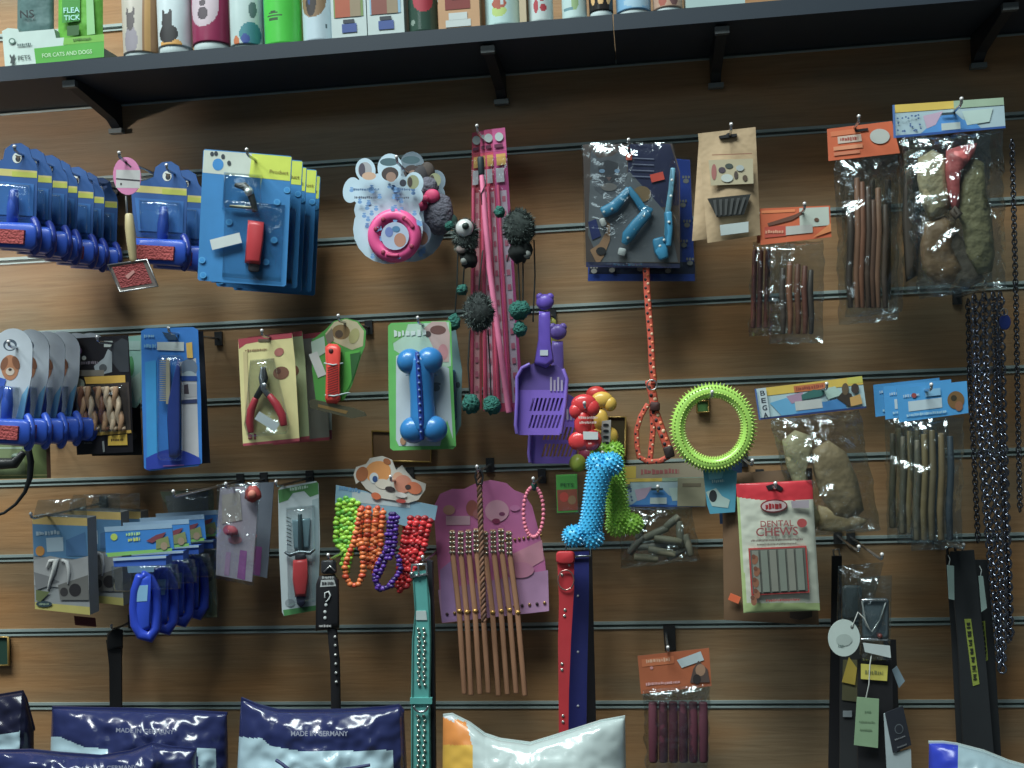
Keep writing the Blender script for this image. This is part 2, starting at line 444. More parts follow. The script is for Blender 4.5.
def bottle(name, label, cat, x0, x1, body, cap, capl=.012, h=.16, inset=.003, fn=None, capmat=None, group='tubes and bottles along the shelf', capname='cap'):
    r0 = abs(shelf_x(x1, SD) - shelf_x(x0, SD)) / 2; d = SD - inset - r0
    cx = shelf_x((x0 + x1) / 2, SD - inset); r = r0 * .97
    t = T(name, label, cat, 500, 30, d, group); t.o = Vector((cx, -d, zt)); t.e.location = t.o
    if cap:     # tube standing on its cap, crimped flat at the top
        with t.part('cap') as b:
            b.lathe(cx, d, zt, [(r * .90, 0), (r * .93, .001), (r * .95, capl - .001), (r * .92, capl)], cap)
        prof = []
        n = 90
        for i in range(n + 1):
            prof.append((r, capl + (h - capl) * i / n))
        with t.part('tube_body') as b:
            k0 = len(b.v)
            b.lathe(cx, d, zt, prof, body, seg=110, fn=fn)
            for i, v in enumerate(b.v):          # pinch towards the crimp
                u = max(0, (v[2] - zt - capl) / (h - capl)); q = 1 - .93 * u ** 1.6
                b.v[i] = (cx + (v[0] - cx) * (1 + .12 * u), -d + (v[1] + d) * q, v[2])
    else:
        n = 70; prof = [(r * .93, 0), (r, .002)] + [(r, .002 + (h * .72) * i / n) for i in range(1, n + 1)]
        prof += [(r * .9, h * .76), (r * .55, h * .82), (r * .38, h * .84), (r * .38, h * .87)]
        with t.part('bottle_body') as b: b.lathe(cx, d, zt, prof, body, seg=110, fn=fn)
        with t.part('cap') as b:
            b.lathe(cx, d, zt, [(r * .42, h * .87), (r * .45, h * .88), (r * .45, h * .99), (r * .3, h)], capmat or WHITE)
    return t

# display tray with two wipe packs at the far left
def wpt(px, py): return px, py
TD = SD - .004
t = T('display_tray', 'white and green cardboard tray at the left end of the shelf holding wipe packs', 'tray', 54, 60, TD)
q = [(4, 49), (104, 38), (104, 57), (4, 66)]
with t.part('tray_box') as b:
    b.slab([(2, 31), (8, 28), (18, 29), (19, 32), (54, 29), (56, 38), (64, 37.5), (64, 53), (104, 48), (104, 57), (5, 67)], m(165, 185, 180), -.045, 0, m(110, 130, 125))
    b.poly([(34, 48.5), (104, 41), (104, 57), (36, 64)], m(60, 150, 40))
    b.poly([(64, 38), (104, 34), (104, 41.2), (63, 45)], m(95, 160, 45))
    b.text('PETS', 24, 57.5, 4.5, m(60, 75, 75), ang=-5); b.text('FOR CATS AND DOGS', 67, 53.5, 4.2, m(165, 200, 160), ang=-5, width=50)
    b.poly(ell(12, 41, 3.4, 3), m(70, 105, 95)); b.poly(ell(12, 41, 2.2, 1.8), m(165, 185, 180)); b.text('Beautiful', 24, 44.5, 3, m(70, 90, 90), ang=-4, width=14)
    b.poly([(10, 54), (12, 57), (14, 54), (15, 56), (14, 59), (15, 63), (10, 63.5), (11, 59), (9.5, 56)], m(50, 60, 62))
    b.text('Beautiful', 82, 39, 2.6, m(60, 95, 40), ang=-4, width=18)
for nm, lab, x0, x1, body, tx, dd in (('wipes_pack', 'grey foil wipes pack standing in the white and green tray', 17, 54, m(75, 105, 105, .35, bump=.2), 0, -.016), ('wipes_pack', 'bright green flea and tick wipes pack in the white and green tray', 58, 103, m(85, 160, 40, .35, bump=.2), 1, -.012)):
    p = T(nm, lab, 'wipes', (x0 + x1) / 2, 30, TD + dd, 'wipe packs in the tray')
    with p.part('pouch') as b:
        b.pillow([(x0 + 1, -60), (x1, -64)], [(x0, 60), (x1, 56)], .009, body, nx=14, ny=24, crump=.002)
        if tx:
            b.poly([(62, -5), (80, -7), (80, 21), (62, 23)], m(45, 130, 40), .0105); b.text('FLEA', 71.5, 10, 5.4, m(150, 215, 200), .0115, -3, 16); b.text('TICK', 72, 17.5, 5, m(150, 215, 200), .0115, -3, 16)
            b.poly([(67, 26), (79, 25), (79, 35), (67, 36)], m(40, 85, 40), .0108)
            b.poly([(86, -5), (93, -6), (95, 34), (87, 35)], m(120, 175, 115), .0105)
        else:
            b.text('NS', 27, 14, 8, m(25, 35, 38), .0112, -3, 14)
    with p.part('flap') as b: b.dome(rrect((x0 + x1) / 2 - 9, -42, (x0 + x1) / 2 + 9, -20, 4), WHITE, .008, .013)

def art(*items):
    """items (a_centre, z_centre, a_radius, z_radius, mat) -> ellipse painter for lathe bodies"""
    def fn(a, z):
        for ac, zc, ar, zr, mt in items[::-1]:
            if ((a - ac) / ar) ** 2 + ((z - zc) / zr) ** 2 < 1: return mt
        return None
    return fn
big = 9
bottle('shampoo_tube', 'white and brown pet shampoo tube with a grey kitten picture', 'tube', 116, 151.5, m(165, 160, 150, .3), WHITE, .006, fn=art((.95, .04, .5, big, m(130, 95, 60)), (.75, .03, .16, big, m(170, 130, 70)), (-.2, .02, .42, .017, m(125, 120, 130)), (-.22, .043, .26, .011, m(75, 70, 72)), (-.42, .054, .07, .006, m(75, 70, 72)), (-.02, .054, .07, .006, m(75, 70, 72))))
bottle('shampoo_tube', 'white pet shampoo tube with a black cat picture', 'tube', 152, 185, m(170, 185, 190, .3), WHITE, .010, fn=art((.1, .012, .7, .006, m(190, 140, 60)), (-.05, .024, .62, .011, m(30, 30, 34)), (-.1, .038, .34, .010, m(34, 34, 38)), (-.32, .047, .1, .007, m(34, 34, 38)), (.12, .047, .1, .007, m(34, 34, 38))))
bottle('shampoo_tube', 'magenta pet shampoo tube with a white cat face and thick white cap', 'tube', 186, 223.5, m(125, 30, 70, .3), WHITE, .011, fn=art((-.1, .055, .85, .026, m(165, 150, 160)), (-.1, .045, .28, .008, m(60, 50, 60)), (-.1, .058, .18, .004, m(60, 50, 60))))
bottle('shampoo_tube', 'white pet shampoo tube with teal and orange bubbles', 'tube', 224, 258, m(155, 175, 175, .25), m(120, 140, 140), .004, fn=art((.6, .016, .7, .014, m(30, 110, 120)), (-.3, .008, .2, .006, m(170, 90, 40)), (.25, .01, .25, .006, m(30, 60, 130)), (.7, .045, .25, .01, m(60, 90, 90)), (-1.1, .03, .25, big, m(70, 60, 55))))
bottle('spray_bottle', 'plain bright green pet spray bottle on the shelf', 'bottle', 258, 297, m(50, 175, 45, .3), None, capmat=m(30, 110, 50), fn=art((-1.25, .05, .3, big, m(20, 100, 100)), (-.2, .030, .35, .0012, m(30, 70, 35)), (-.15, .034, .42, .0012, m(30, 70, 35)), (-.2, .038, .3, .0012, m(30, 70, 35))))
bottle('spray_bottle', 'white pet spray bottle with a long haired dog picture', 'bottle', 298.5, 331, m(160, 180, 190, .3), None, fn=art((-.1, .05, .9, .022, m(120, 95, 65)), (-.2, .045, .35, .016, m(45, 40, 40)), (-.3, .048, .1, .005, m(30, 60, 110)), (.75, .018, .06, .003, m(60, 80, 90))))

def carton(name, label, x0, x1, body, pics, h=.13, dp=.05):
    d = SD - .003; t = T(name, label, 'box', (x0 + x1) / 2, 30, d, 'small cartons on the shelf')
    xa, xb = shelf_x(x0, d), shelf_x(x1, d); t.o = Vector(((xa + xb) / 2, -d, zt)); t.e.location = t.o
    with t.part('carton_body') as b:
        wbox(b, xa, xb, -d, -d + dp, zt, zt + h, body)
        k = 0
        for u0, u1, v0, v1, mt in pics:
            k += 1; wx = xb - xa; y = -d - .0003 - .00012 * k
            b.add([Vector((xa + wx * u0, y, zt + v0)), Vector((xa + wx * u1, y, zt + v0)), Vector((xa + wx * u1, y, zt + v1)), Vector((xa + wx * u0, y, zt + v1))], [(0, 1, 2, 3)], mt)
    with t.part('tuck_flap') as b: wbox(b, xa + .002, xb - .002, -d + .001, -d + dp - .001, zt + h, zt + h + .001, body)
    return t, xa, xb, d
for (x0, x1, lab, c1, c2, br) in ((332, 367, 'white spray carton with an orange setter picture and blue logo', m(150, 70, 40), m(95, 120, 60), m(160, 175, 175)), (368, 404.5, 'white spray carton with a brown bear like dog and pale blue sky', m(115, 60, 50), m(110, 150, 175), m(160, 175, 175))):
    t, xa, xb, d = carton('flea_spray_carton', lab, x0, x1, br, [(.08, .92, .024, .10, m(70, 105, 100) if c2 is not None else c1), (.08, .92, .024, .1, c2), (.12, .55, .024, .075, c1), (.55, .85, .024, .06, m(125, 110, 85)), (.3, .72, .006, .016, m(45, 70, 130)), (.34, .66, .0165, .021, m(40, 50, 60))])
bottle('spray_bottle', 'dark green glossy pet bottle with a red label', 'bottle', 405.5, 436, m(45, 70, 60, .2), None, capmat=BLACK, fn=art((.2, .04, .75, .017, m(150, 30, 50)), (.1, .05, .3, .007, m(60, 110, 90)), (-.6, .012, .2, .003, m(110, 130, 120))))
t, xa, xb, d = carton('powder_carton', 'tan carton with a red round picture and a white foot', 439, 480, m(165, 125, 85), [(.17, .78, .022, .08, m(110, 30, 25)), (.17, .78, .002, .010, m(165, 175, 175)), (.25, .7, .010, .018, m(165, 175, 175)), (.34, .62, .033, .04, WHITE)])
bottle('spray_bottle', 'small white pet bottle with a tiny yellow and red picture', 'bottle', 482.5, 519.5, m(155, 185, 185, .3), None, fn=art((-.1, .017, .42, .007, m(150, 175, 90)), (-.1, .025, .42, .006, m(150, 70, 50)), (.1, .027, .1, .004, WHITE)))
t, xa, xb, d = carton('powder_carton', 'narrow plain beige carton between two white bottles', 519.8, 526.5, m(165, 150, 120), [(.2, .8, .03, .06, m(120, 100, 70))])
bottle('spray_bottle', 'small white pet bottle with red strokes', 'bottle', 527, 553, m(165, 180, 180, .3), None, capmat=m(150, 30, 40), fn=art((-.3, .018, .2, .008, m(150, 30, 45)), (.3, .016, .28, .004, m(150, 30, 45)), (.2, .027, .35, .003, m(150, 30, 45))))
bottle('spray_bottle', 'small white pet bottle with a pale green leaf', 'bottle', 561, 587, m(160, 185, 185, .3), None, fn=art((.1, .02, .3, .010, m(120, 150, 100)), (.3, .028, .2, .006, m(160, 150, 80)), (-.5, .012, .5, .002, m(80, 120, 130))))
bottle('shampoo_tube', 'black and gold pet tube with a thick white cap', 'tube', 588.5, 613.5, m(35, 32, 32, .2), WHITE, .0075, fn=art((0, .022, .28, .008, m(190, 150, 90)), (-.7, .022, .22, .008, m(190, 150, 90)), (.7, .022, .22, .008, m(190, 150, 90))))
bottle('shampoo_tube', 'blue and white pet tube standing on a wide white cap', 'tube', 615.5, 652, m(100, 150, 185, .3), WHITE, .006, fn=art((.2, .014, .8, .006, m(130, 165, 185)), (-.5, .03, .3, .006, m(60, 110, 160))))
bottle('shampoo_tube', 'orange and white pet tube standing on a white cap', 'tube', 653, 684, m(160, 130, 110, .3), WHITE, .005, fn=art((-.4, .013, .3, .007, m(140, 60, 40)), (.4, .013, .3, .007, m(90, 60, 60))))
t, xa, xb, d = carton('powder_carton', 'wide white carton last in the shelf row', 686, 745, m(140, 165, 165), [(.1, .9, .012, .04, m(110, 150, 160))], h=.05)

# =================================================== hanging goods, top row
BLUEP = m(25, 70, 170, .3); NAVYP = m(20, 45, 130, .3); REDPAD = m(150, 55, 55, .8, bump=.4, bscale=400); YEL = m(165, 165, 60)
EYE = m(190, 195, 190)

def slicker_pack(label, x, y, d, group, style, k=1.0):
    """carded slicker brush: shaped card, clear tray, brush with pad and handle. x,y = hanging hole (front pack)"""
    t = T('slicker_brush_pack', label, 'pet brush', x, y, d, group)
    X = lambda u: x + u * k; Y = lambda v: y + v * k
    def pts(l): return [(X(a), Y(c)) for a, c in l]
    if style == 'blue':
        card = m(25, 75, 135); dk = m(22, 45, 95)
        with t.part('card') as b:
            out = [(-38, 8), (-22, 4), (-15, 1), (-13, -9), (-6, -14), (3, -15), (11, -10), (14, 0), (18, 5), (20, 12), (18, 66), (-32, 62), (-36, 40)]
            b.slab(pts(out), card, 0, .0008, dk)
            b.poly(pts([(-38, 9), (19, 13), (19, 20), (-38, 16)]), m(175, 165, 90)); b.poly(pts([(-6, 13), (19, 15), (19, 20), (-6, 18.5)]), m(160, 165, 50))
            b.poly(pts(ell(-1, 0, 4.6, 5.2)), m(185, 190, 185)); b.poly(pts(ell(0, 1, 2.6, 3)), m(30, 35, 45)); b.poly(pts([(-3, -3), (3, -2), (0, 2)]), m(70, 60, 50))
            b.poly(pts([(-34, 22), (16, 26), (15, 58), (-30, 56)]), m(30, 95, 160))
    else:
        card = m(165, 175, 185)
        with t.part('card') as b:
            out = [(-17, 92), (-21, 40)] + [(1 + 20 * math.cos(a), 3 + 21 * math.sin(a)) for a in [math.radians(180 + 180 * i / 14) for i in range(15)]] + [(20, 30), (8, 92)]
            b.slab(pts(out), card, 0, .0008, m(120, 145, 165))
            b.poly(pts(ell(-2, -1, 7, 6)), m(60, 75, 90)); b.poly(pts(ell(-2, 0, 5, 4)), m(165, 175, 185))
            b.poly(pts(ell(-2, 22, 9, 13)), m(160, 105, 70)); b.poly(pts(ell(-8, 18, 3.4, 7, 20)), m(120, 75, 50)); b.poly(pts(ell(4, 17, 3.4, 7, -20)), m(120, 75, 50)); b.poly(pts(ell(-2, 26, 4.5, 4)), m(180, 165, 150)); b.poly(pts(ell(-2, 24, 1.8, 1.4)), m(50, 40, 40))
            b.poly(pts([(-19, 30), (-6, 34), (-13, 60), (-14, 90), (-17, 90)]), m(40, 80, 170))
            b.poly(pts([(10, 50), (17, 40), (12, 70), (6, 90), (0, 90)]), m(90, 150, 185))
    hy = 62 if style == 'blue' else 72
    with t.part('clear_tray') as b:
        b.dome(pts([(-30, 24), (12, 27), (12, 62), (-28, 60)] if style == 'blue' else [(-16, 40), (8, 42), (6, 76), (-16, 76)]), BLIS, .001, .018)
    hw = 1.0 if style == 'blue' else .95
    with t.part('brush_head') as b:
        # curved backed block with side cheek
        b.dome(pts([(-35 * hw, hy + 1), (14, hy + 3), (19, hy + 5), (21, hy + 12), (20, hy + 26), (14, hy + 31), (6, hy + 30), (-34 * hw, hy + 27)]), BLUEP, .002, .030)
        arc = []
        for i in range(11):
            a = math.radians(-80 + 160 * i / 10); arc.append((X(14 + 6 * math.cos(a)), Y(hy + 16 + 17 * math.sin(a)), .024 - .012 * abs(math.sin(a))))
        b.tube(arc, 3.6 * k, NAVYP if style == 'blue' else BLUEP, seg=8)
    hd = b.obj
    with t.part('bristle_pad', hd) as b:
        b.slab(pts([(-33 * hw, hy + 8), (6, hy + 10), (5, hy + 24), (-33 * hw, hy + 22)]), REDPAD, .028, .033)
    with t.part('handle') as b:
        b.tube([(X(-6), Y(hy + 4), .012), (X(-5), Y(hy - 12), .014), (X(-4), Y(hy - 30), .010)], [5 * k, 5.5 * k, 3.8 * k], m(30, 70, 160, .3), seg=10)
    return t

sl = slicker_pack('blue carded slicker brush with red pad, nearest of the long stack', 18, 158, .205, 'blue carded slicker brushes at the left', 'blue', 1.0)
lab = ['second', 'third', 'fourth', 'fifth', 'sixth', 'last, nearest the wall,']
for i in range(6):
    copy_thing(sl.e, (0.002 * (i % 2), .029 * (i + 1) - (.004 if i == 2 else 0), -.001 * i), 'blue carded slicker brush, %s of the long stack from the front' % lab[i], 'blue carded slicker brushes at the left')
sl2 = slicker_pack('blue carded slicker brush with red pad beside the wooden handled brush', 168, 176, .125, 'pair of blue slicker brushes', 'blue', .98)
copy_thing(sl2.e, (.003, .04, -.002), 'blue carded slicker brush hanging behind its twin, next to the blue tool cards', 'pair of blue slicker brushes')
hook(18, 154, .215, 'steel hook carrying the long stack of blue slicker brushes')
hook(169, 172, .14, 'steel hook carrying the pair of blue slicker brushes')

# wooden handled brush
t = T('wooden_slicker_brush', 'small slicker brush with cream wooden handle, red pad and pink round tag', 'pet brush', 127, 160, .17)
with t.part('handle') as b:
    b.tube([(126, 196, .004), (127, 214, .004)], 1.0, STEEL); b.tube([(129, 214, .004), (130, 228, .005), (131.5, 243, .005), (133, 258, .004), (134, 262, .004)], [3.6, 4.6, 4.4, 3.4, 2.6], m(170, 155, 110, .4), seg=12)
with t.part('brush_head') as b:
    b.slab([(109, 265), (146, 260), (157, 286), (120, 292)], m(120, 110, 105, .3, .5), 0, .004); b.poly([(112, 267), (143, 262), (152, 283), (121, 288)], m(125, 40, 42, .8, bump=.5, bscale=500), .0045)
    b.tube([(108, 265, .005), (147, 259.5, .005), (158, 286, .005), (120, 292, .005)], .9, STEEL, closed=True, seg=6)
    b.tube([(134, 262, .003), (140, 272, .002)], 1.4, STEEL, seg=6); b.poly([(125, 276), (133, 270), (135, 272), (128, 279)], m(165, 110, 105), .005)
with t.part('tag') as b:
    b.slab(ell(127, 176, 14, 19, -6, 24), m(185, 105, 150), 0, .0008); b.poly(rot(rect(116, 170, 140, 188), 1), m(165, 165, 165)); b.poly([(116, 178), (140, 180), (140, 181.5), (116, 179.5)], m(50, 45, 55))
    b.poly(band((119, 157), (131, 167), 1.6), m(50, 40, 50)); b.text('W', 121, 184, 3, m(60, 60, 60))
hook(122, 160, .18, 'steel hook carrying the wooden handled brush')

# blue tool cards
def tool_card(d):
    t = T('tool_card', 'bright blue and yellow card with red handled pet tool, front of its stack', 'grooming tool', 246, 155, d, 'blue tool cards on one hook')
    q = [(203.5, 149), (292, 156), (286, 286), (197.5, 279.5)]
    with t.part('card') as b:
        b.slab(rrect(0, 0, 1, 1, .001) if 0 else [(205, 149), (290.5, 156), (292, 158), (286, 285), (284, 286.5), (199, 280.5), (197.5, 278.5), (203.2, 151)], m(20, 112, 172), 0, .0008, m(50, 110, 160))
        b.poly([(204, 150), (252, 153.5), (249, 177), (202.5, 172.5)], m(170, 180, 170)); b.poly([(252, 153.5), (291.5, 157), (290, 181), (249, 177)], m(180, 195, 40))
        b.poly(ell(218, 164.5, 5.5, 6), m(25, 120, 185))
        for x, y in ((212, 154), (216, 153.5), (223, 156.5), (229, 163)): b.poly(ell(x, y, 1.9, 2.4), m(40, 50, 60))
        b.text('Product', 279, 172, 3.6, m(120, 110, 30), ang=5, width=19)
        for x, y in ((291, 190), (281, 202), (233, 222), (206, 260), (207, 275), (278, 240), (225, 240), (270, 262)):
            b.poly(ell(x - 4, y, 3.4, 3.2), m(50, 140, 195)); b.poly(ell(x - 4, y, 2.2, 2), m(20, 125, 190))
    with t.part('blister') as b: b.dome([(224, 172), (262, 175), (262, 212), (222, 209)], BLIS, .001, .02); b.dome([(225, 200), (285, 205), (281, 282), (222, 277)], BLIS, .0008, .005)
    with t.part('tool') as b:
        b.tube([(255, 212, .009), (254, 205, .010), (250, 192, .010), (244, 186, .010), (235, 185, .010)], [3, 3, 4, 4, 2], m(60, 62, 60, .3, .4), seg=8);
    tl = b.obj
    with t.part('steel_ball', tl) as b: b.ball(249, 192, .012, 4.6, m(190, 195, 190, .15, .6))
    with t.part('cross_bar', tl) as b: b.tube([(230, 206, .006), (256, 208, .006)], 1.6, m(110, 110, 90, .3, .7), seg=6)
    with t.part('end_cap', tl) as b: b.dome(rrect(248, 262, 260, 272, 3, 3), m(40, 40, 48), .002, .010)
    with t.part('grip', tl) as b: b.dome([(248, 220), (264, 222), (263.5, 240), (260, 265), (244.5, 263), (246.5, 240)], m(170, 35, 45, .4), .002, .015)
    with t.part('price_sticker') as b: b.slab(rot(rect(210.5, 236, 241, 246.5), -14), m(175, 185, 185), .0062, .0068)
    return t
tc = tool_card(.16)
for i, n in enumerate(('second', 'third', 'fourth', 'fifth and rearmost')):
    copy_thing(tc.e, (.004 * (i == 0) + .004 * (i == 2), .026 * (i + 1), -.002 * (i % 2)), 'bright blue and yellow pet tool card, %s of its stack' % n, 'blue tool cards on one hook')
hook(249, 157, .18, 'steel hook through the stack of blue and yellow tool cards')

# paw shaped cards
def paw_card(name, lab, dx, dy, d, base, ringm, pats=True):
    t = T(name, lab, 'pet toy', 390 + dx, 167 + dy, d, None)
    e = lambda x, y, rx, ry, a=0: ell(x + dx, y + dy, rx, ry, a, 22)
    with t.part('card') as b:
        for i, pp in enumerate((e(365.5, 170, 10, 12, -10), e(390, 168, 12.5, 14.5), e(414, 183, 9.5, 11), e(351.5, 190, 8.5, 13, 12), e(414, 196, 9, 9, 0), e(384, 192, 34, 19), e(388, 229, 35, 35), e(387, 210, 33, 20))):
            b.slab(pp, base, 0, .0008 + i * .00003)
        if pats:
            b.n = 5
            rr = random.Random(3)
            for i in range(70):
                x = rr.uniform(350, 422); y = rr.uniform(186, 260)
                if math.hypot(x - 388, y - 229) < 33 or y < 203: b.poly(e(x, y, 2.2, 1.7), m(95, 140, 190)); b.poly(e(x, y - 2.6, 1.8, .8), m(95, 140, 190))
            b.poly(e(365, 170, 7, 8), m(150, 150, 155)); b.poly(e(362, 170, 3.2, 7), m(70, 65, 80)); b.poly(e(369, 176, 7, 4), m(185, 150, 125))
            b.poly(e(389, 162, 9, 4), m(60, 90, 100)); b.poly(e(390, 174, 8.5, 7), m(60, 50, 50)); b.poly(e(391, 177, 5, 5), m(140, 110, 95))
            b.poly(e(413, 182, 6, 7), m(130, 135, 100)); b.poly(e(403, 183, 3.4, 3.6), m(35, 40, 55)); b.poly(e(410, 182, 2.4, 5), m(60, 50, 45))
            for k, (x, w) in enumerate(((366, 26), (402, 17))):
                b.text('tender paws', x + dx, 189.5 + dy, 3, m(50, 90, 130), width=w); b.text('puppy toys', x + dx, 197.5 + dy, 2.8, m(60, 70, 90), width=w - 3)
            b.poly(e(395, 236, 14, 14), m(150, 165, 190)); b.poly(e(400, 240, 6, 7), m(160, 110, 90)); b.poly(e(389, 232, 4, 5), m(90, 110, 170)); b.poly(e(396, 229, 4, 3), m(60, 110, 150))
    return t
t = paw_card('ring_toy_card', 'white paw shaped card with blue paw prints and a pink ring toy', 0, 0, .10, m(165, 190, 205), None)
with t.part('ring_toy') as b:
    n = 40; path = [(394.6 + 20 * math.cos(2 * pi * i / n), 235.8 + 20 * math.sin(2 * pi * i / n), .007) for i in range(n)]
    b.tube(path, 7, m(225, 60, 130, .4), closed=True, seg=12)
    for a in (-160, -125, -62, -28, 32, 125):
        a = math.radians(a); b.ball(394.6 + 20 * math.cos(a), 235.8 + 20 * math.sin(a), .0152, 2.4, m(130, 25, 60), seg=8, rings=6, rz=1)
    for a0 in (-58, 78):
        b.tube([(394.6 + 20 * math.cos(math.radians(a0 + k * 5)), 235.8 + 20 * math.sin(math.radians(a0 + k * 5)), .0150) for k in range(8)], 2.2, m(170, 35, 90), seg=6)
t = paw_card('plush_toy_card', 'blue white paw card with grey plush toy and pink bow, hanging behind the ring toy', 22, -2, .055, m(120, 140, 155), None)  # base is the front card's colour darkened, shade put into the paint
with t.part('plush_toy') as b:
    gy = m(85, 85, 98, .9, bump=.5, bscale=200)
    b.ball(439, 214, .012, 15, gy, ry=21, rz=10, jitter=.15); b.ball(420, 176, .012, 9, m(60, 58, 62, .9), ry=11, rz=5); b.ball(427, 172, .009, 8, m(75, 66, 62, .9), ry=10, rz=5)
    b.ball(428, 188, .014, 11, gy, ry=11, rz=8, jitter=.1); b.ball(452, 222, .010, 6, m(30, 62, 55, .9), ry=8, rz=5)
pl = b.obj
with t.part('bow', pl) as b:
    pk = m(190, 40, 95, .6)
    b.ball(421, 206, .020, 7, pk, ry=5, rz=4); b.ball(432, 196, .022, 8, pk, ry=7, rz=4); b.ball(425, 199, .026, 4, pk, rz=3)
hook(398, 164, .12, 'steel hook carrying the paw shaped toy cards')

# cat wand packs
def wand(label, q, c1, c2, c3, d, rail=True):
    t = T('cat_wand_pack', label, 'cat toy', (q[0][0] + q[1][0]) / 2, q[0][1] + 3, d, 'tall pink cat wand packs')
    with t.part('card') as b:
        b.slab(q, c1, 0, .0008, m(120, 40, 70))
        b.poly(sub(q, .3, .22, .8, .97), c2); b.poly(sub(q, 0, 0, 1, .08), c3)
        for k in range(14): 
            v = .24 + k * .052; b.poly(sub(q, .45, v, .7, v + .02), m(190, 90, 115))
        c = inq(q, .5, .03); b.poly(ell(c[0], c[1], 4.2, 4.4), m(160, 175, 175)); b.poly(sub(q, .1, .055, .75, .067), m(90, 25, 60)); b.poly(sub(q, .2, .09, .9, .13), m(200, 150, 60)); b.poly(sub(q, .1, .14, .7, .19), m(180, 175, 180))
    with t.part('rod') as b:
        a = inq(q, .2, .2); e = inq(q, .2, .985); b.tube([(a[0], a[1], .003), (e[0], e[1], .003)], 1.5, m(215, 70, 110, .4), seg=8)
    with t.part('sleeve') as b:
        b.slab(sub(q, -.03, .1, 1.03, 1.0), BLIS, .0058, .0062)
    return t
RP = m(205, 60, 95); PK = m(225, 160, 175)
wand('red and pink cat wand pack at the left edge of the wand bundle', [(472, 133), (481, 131), (482, 409), (469.5, 409)], m(170, 45, 60), m(215, 140, 145), m(180, 50, 80), .045)
wand('pink cat wand pack second in the bundle, behind the hanging fur balls', [(480, 131), (490, 129), (496, 411), (483.5, 411)], RP, PK, m(190, 60, 115), .055)
wand('slim pink cat wand pack under the bright pink rod', [(484, 130), (492, 129), (510, 411), (497, 412)], RP, m(225, 170, 180), m(190, 60, 115), .065)
wand('magenta and white cat wand pack at the right edge of the wand bundle', [(492, 129), (505, 127.5), (523.5, 410), (508.5, 412)], m(180, 50, 120), m(190, 165, 180), m(185, 70, 130), .075)
t = T('pink_rod', 'bright neon pink plastic cat wand rod with a black grip', 'cat toy', 481, 160, .086)
with t.part('rod') as b: b.tube([(481.5, 172, 0), (485, 215, .001), (489.5, 268, .001), (499, 340, .001), (509, 413, 0)], [2.4, 2.8, 2.9, 2.9, 3.0], m(255, 50, 85, .35, gain=3.2), seg=10)
with t.part('grip') as b: b.tube([(480.5, 157, 0), (481.6, 175, 0)], [3.4, 3.2], m(30, 45, 50, .5), seg=10)
with t.part('tag_thread') as b: b.tube([(484, 176, .001), (486, 184, .004), (481, 194, .004), (482, 205, .003)], .5, BLACK, seg=5)
hook(478, 133, .10, 'steel hook at the top of the pink wand bundle')

def fur_toy(label, bx, by, rx, ry, d, poms, cords, dark, cap=None, seed=1):
    t = T('fur_ball_toy', label, 'cat toy', bx, by, d, 'furry cat toys on cords')
    rr = random.Random(seed); sc = S(bx, by, d); c = P(bx, by, d + rx * sc * .8)
    fa = m(60, 75, 72, .9); fb = m(115, 130, 125, .9); fc = m(25, 32, 32, .9)
    with t.part('fur_ball') as b:
        b.ball(bx, by, rx * sc * .8, rx * .82, m(*dark, .95), ry=ry * .82, rz=rx * .8, seg=20, rings=14, jitter=.25)
        vs = []; fs = []; ms = []
        for i in range(1500):
            th = rr.uniform(0, 2 * pi); z = rr.uniform(-1, 1); q = math.sqrt(1 - z * z)
            n = Vector((q * math.cos(th), -abs(q * math.sin(th)) if i % 4 else q * math.sin(th), z))
            base = c + Vector((n.x * rx, n.y * rx * .8, n.z * ry)) * sc * .78
            g = (n + Vector((rr.uniform(-.7, .7), rr.uniform(-.5, .5), rr.uniform(-.9, .4)))).normalized()
            tip = base + g * sc * rr.uniform(3, 6.0); s_ = n.cross(g).normalized() * sc * .42 if n.cross(g).length > .01 else Vector((sc * .4, 0, 0))
            k = len(vs); vs += [base - s_, base + s_, tip]; fs.append((k, k + 1, k + 2)); ms.append((fa, fb, fc, fa, fc)[int((noise.noise(n * 2.6) + .5) * 4.99) % 5])
        b.add(vs, fs, ms)
    if seed < 3:
        with t.part('lower_ball') as b: b.ball(bx + 2, by + ry * 1.02, rx * sc * .6, rx * .62, m(26, 32, 32, .95), ry=ry * .55, jitter=.4); b.ball(bx + 8 * (1 if seed == 2 else -.2), by + ry * 1.2, rx * sc * .95, 4, m(110, 115, 112, .8))
    if cap:
        with t.part('metal_bell') as b: b.ball(cap[0], cap[1], rx * sc * 1.5, cap[2], m(185, 190, 190, .3, .2), rz=cap[2] * .7); b.ball(cap[0] + 1, cap[1] - 2, rx * sc * 1.5 + cap[2] * sc * .6, cap[2] * .4, m(25, 45, 42)); b.ball(cap[0] - 3, cap[1] + 21, rx * sc * 1.2, 5.5, m(130, 115, 112, .8), ry=4.4, rz=3)
    for x, y, r_, ry_ in poms:
        with t.part('pompom') as b:
            b.ball(x, y, .006, r_, m(20, 95, 85, .9, bump=.8, bscale=300), ry=ry_, rz=min(r_, ry_), jitter=.35, seg=14, rings=10)
    for cpts in cords:
        with t.part('cord') as b: b.tube([(x, y, .004) for x, y in cpts], .8, m(28, 36, 36), seg=5)
    return t
fur_toy('small dark fur mouse toy with a silver bell, left of the pink rod', 466, 237, 14, 20, .075, [(449, 226, 5, 4.5), (454, 322, 6.5, 8), (462, 290, 5.5, 5.5)], [[(458, 250), (457, 285), (455, 316)], [(466, 252), (464, 270), (463, 286)]], (38, 45, 45), cap=(464.5, 228, 9), seed=1)
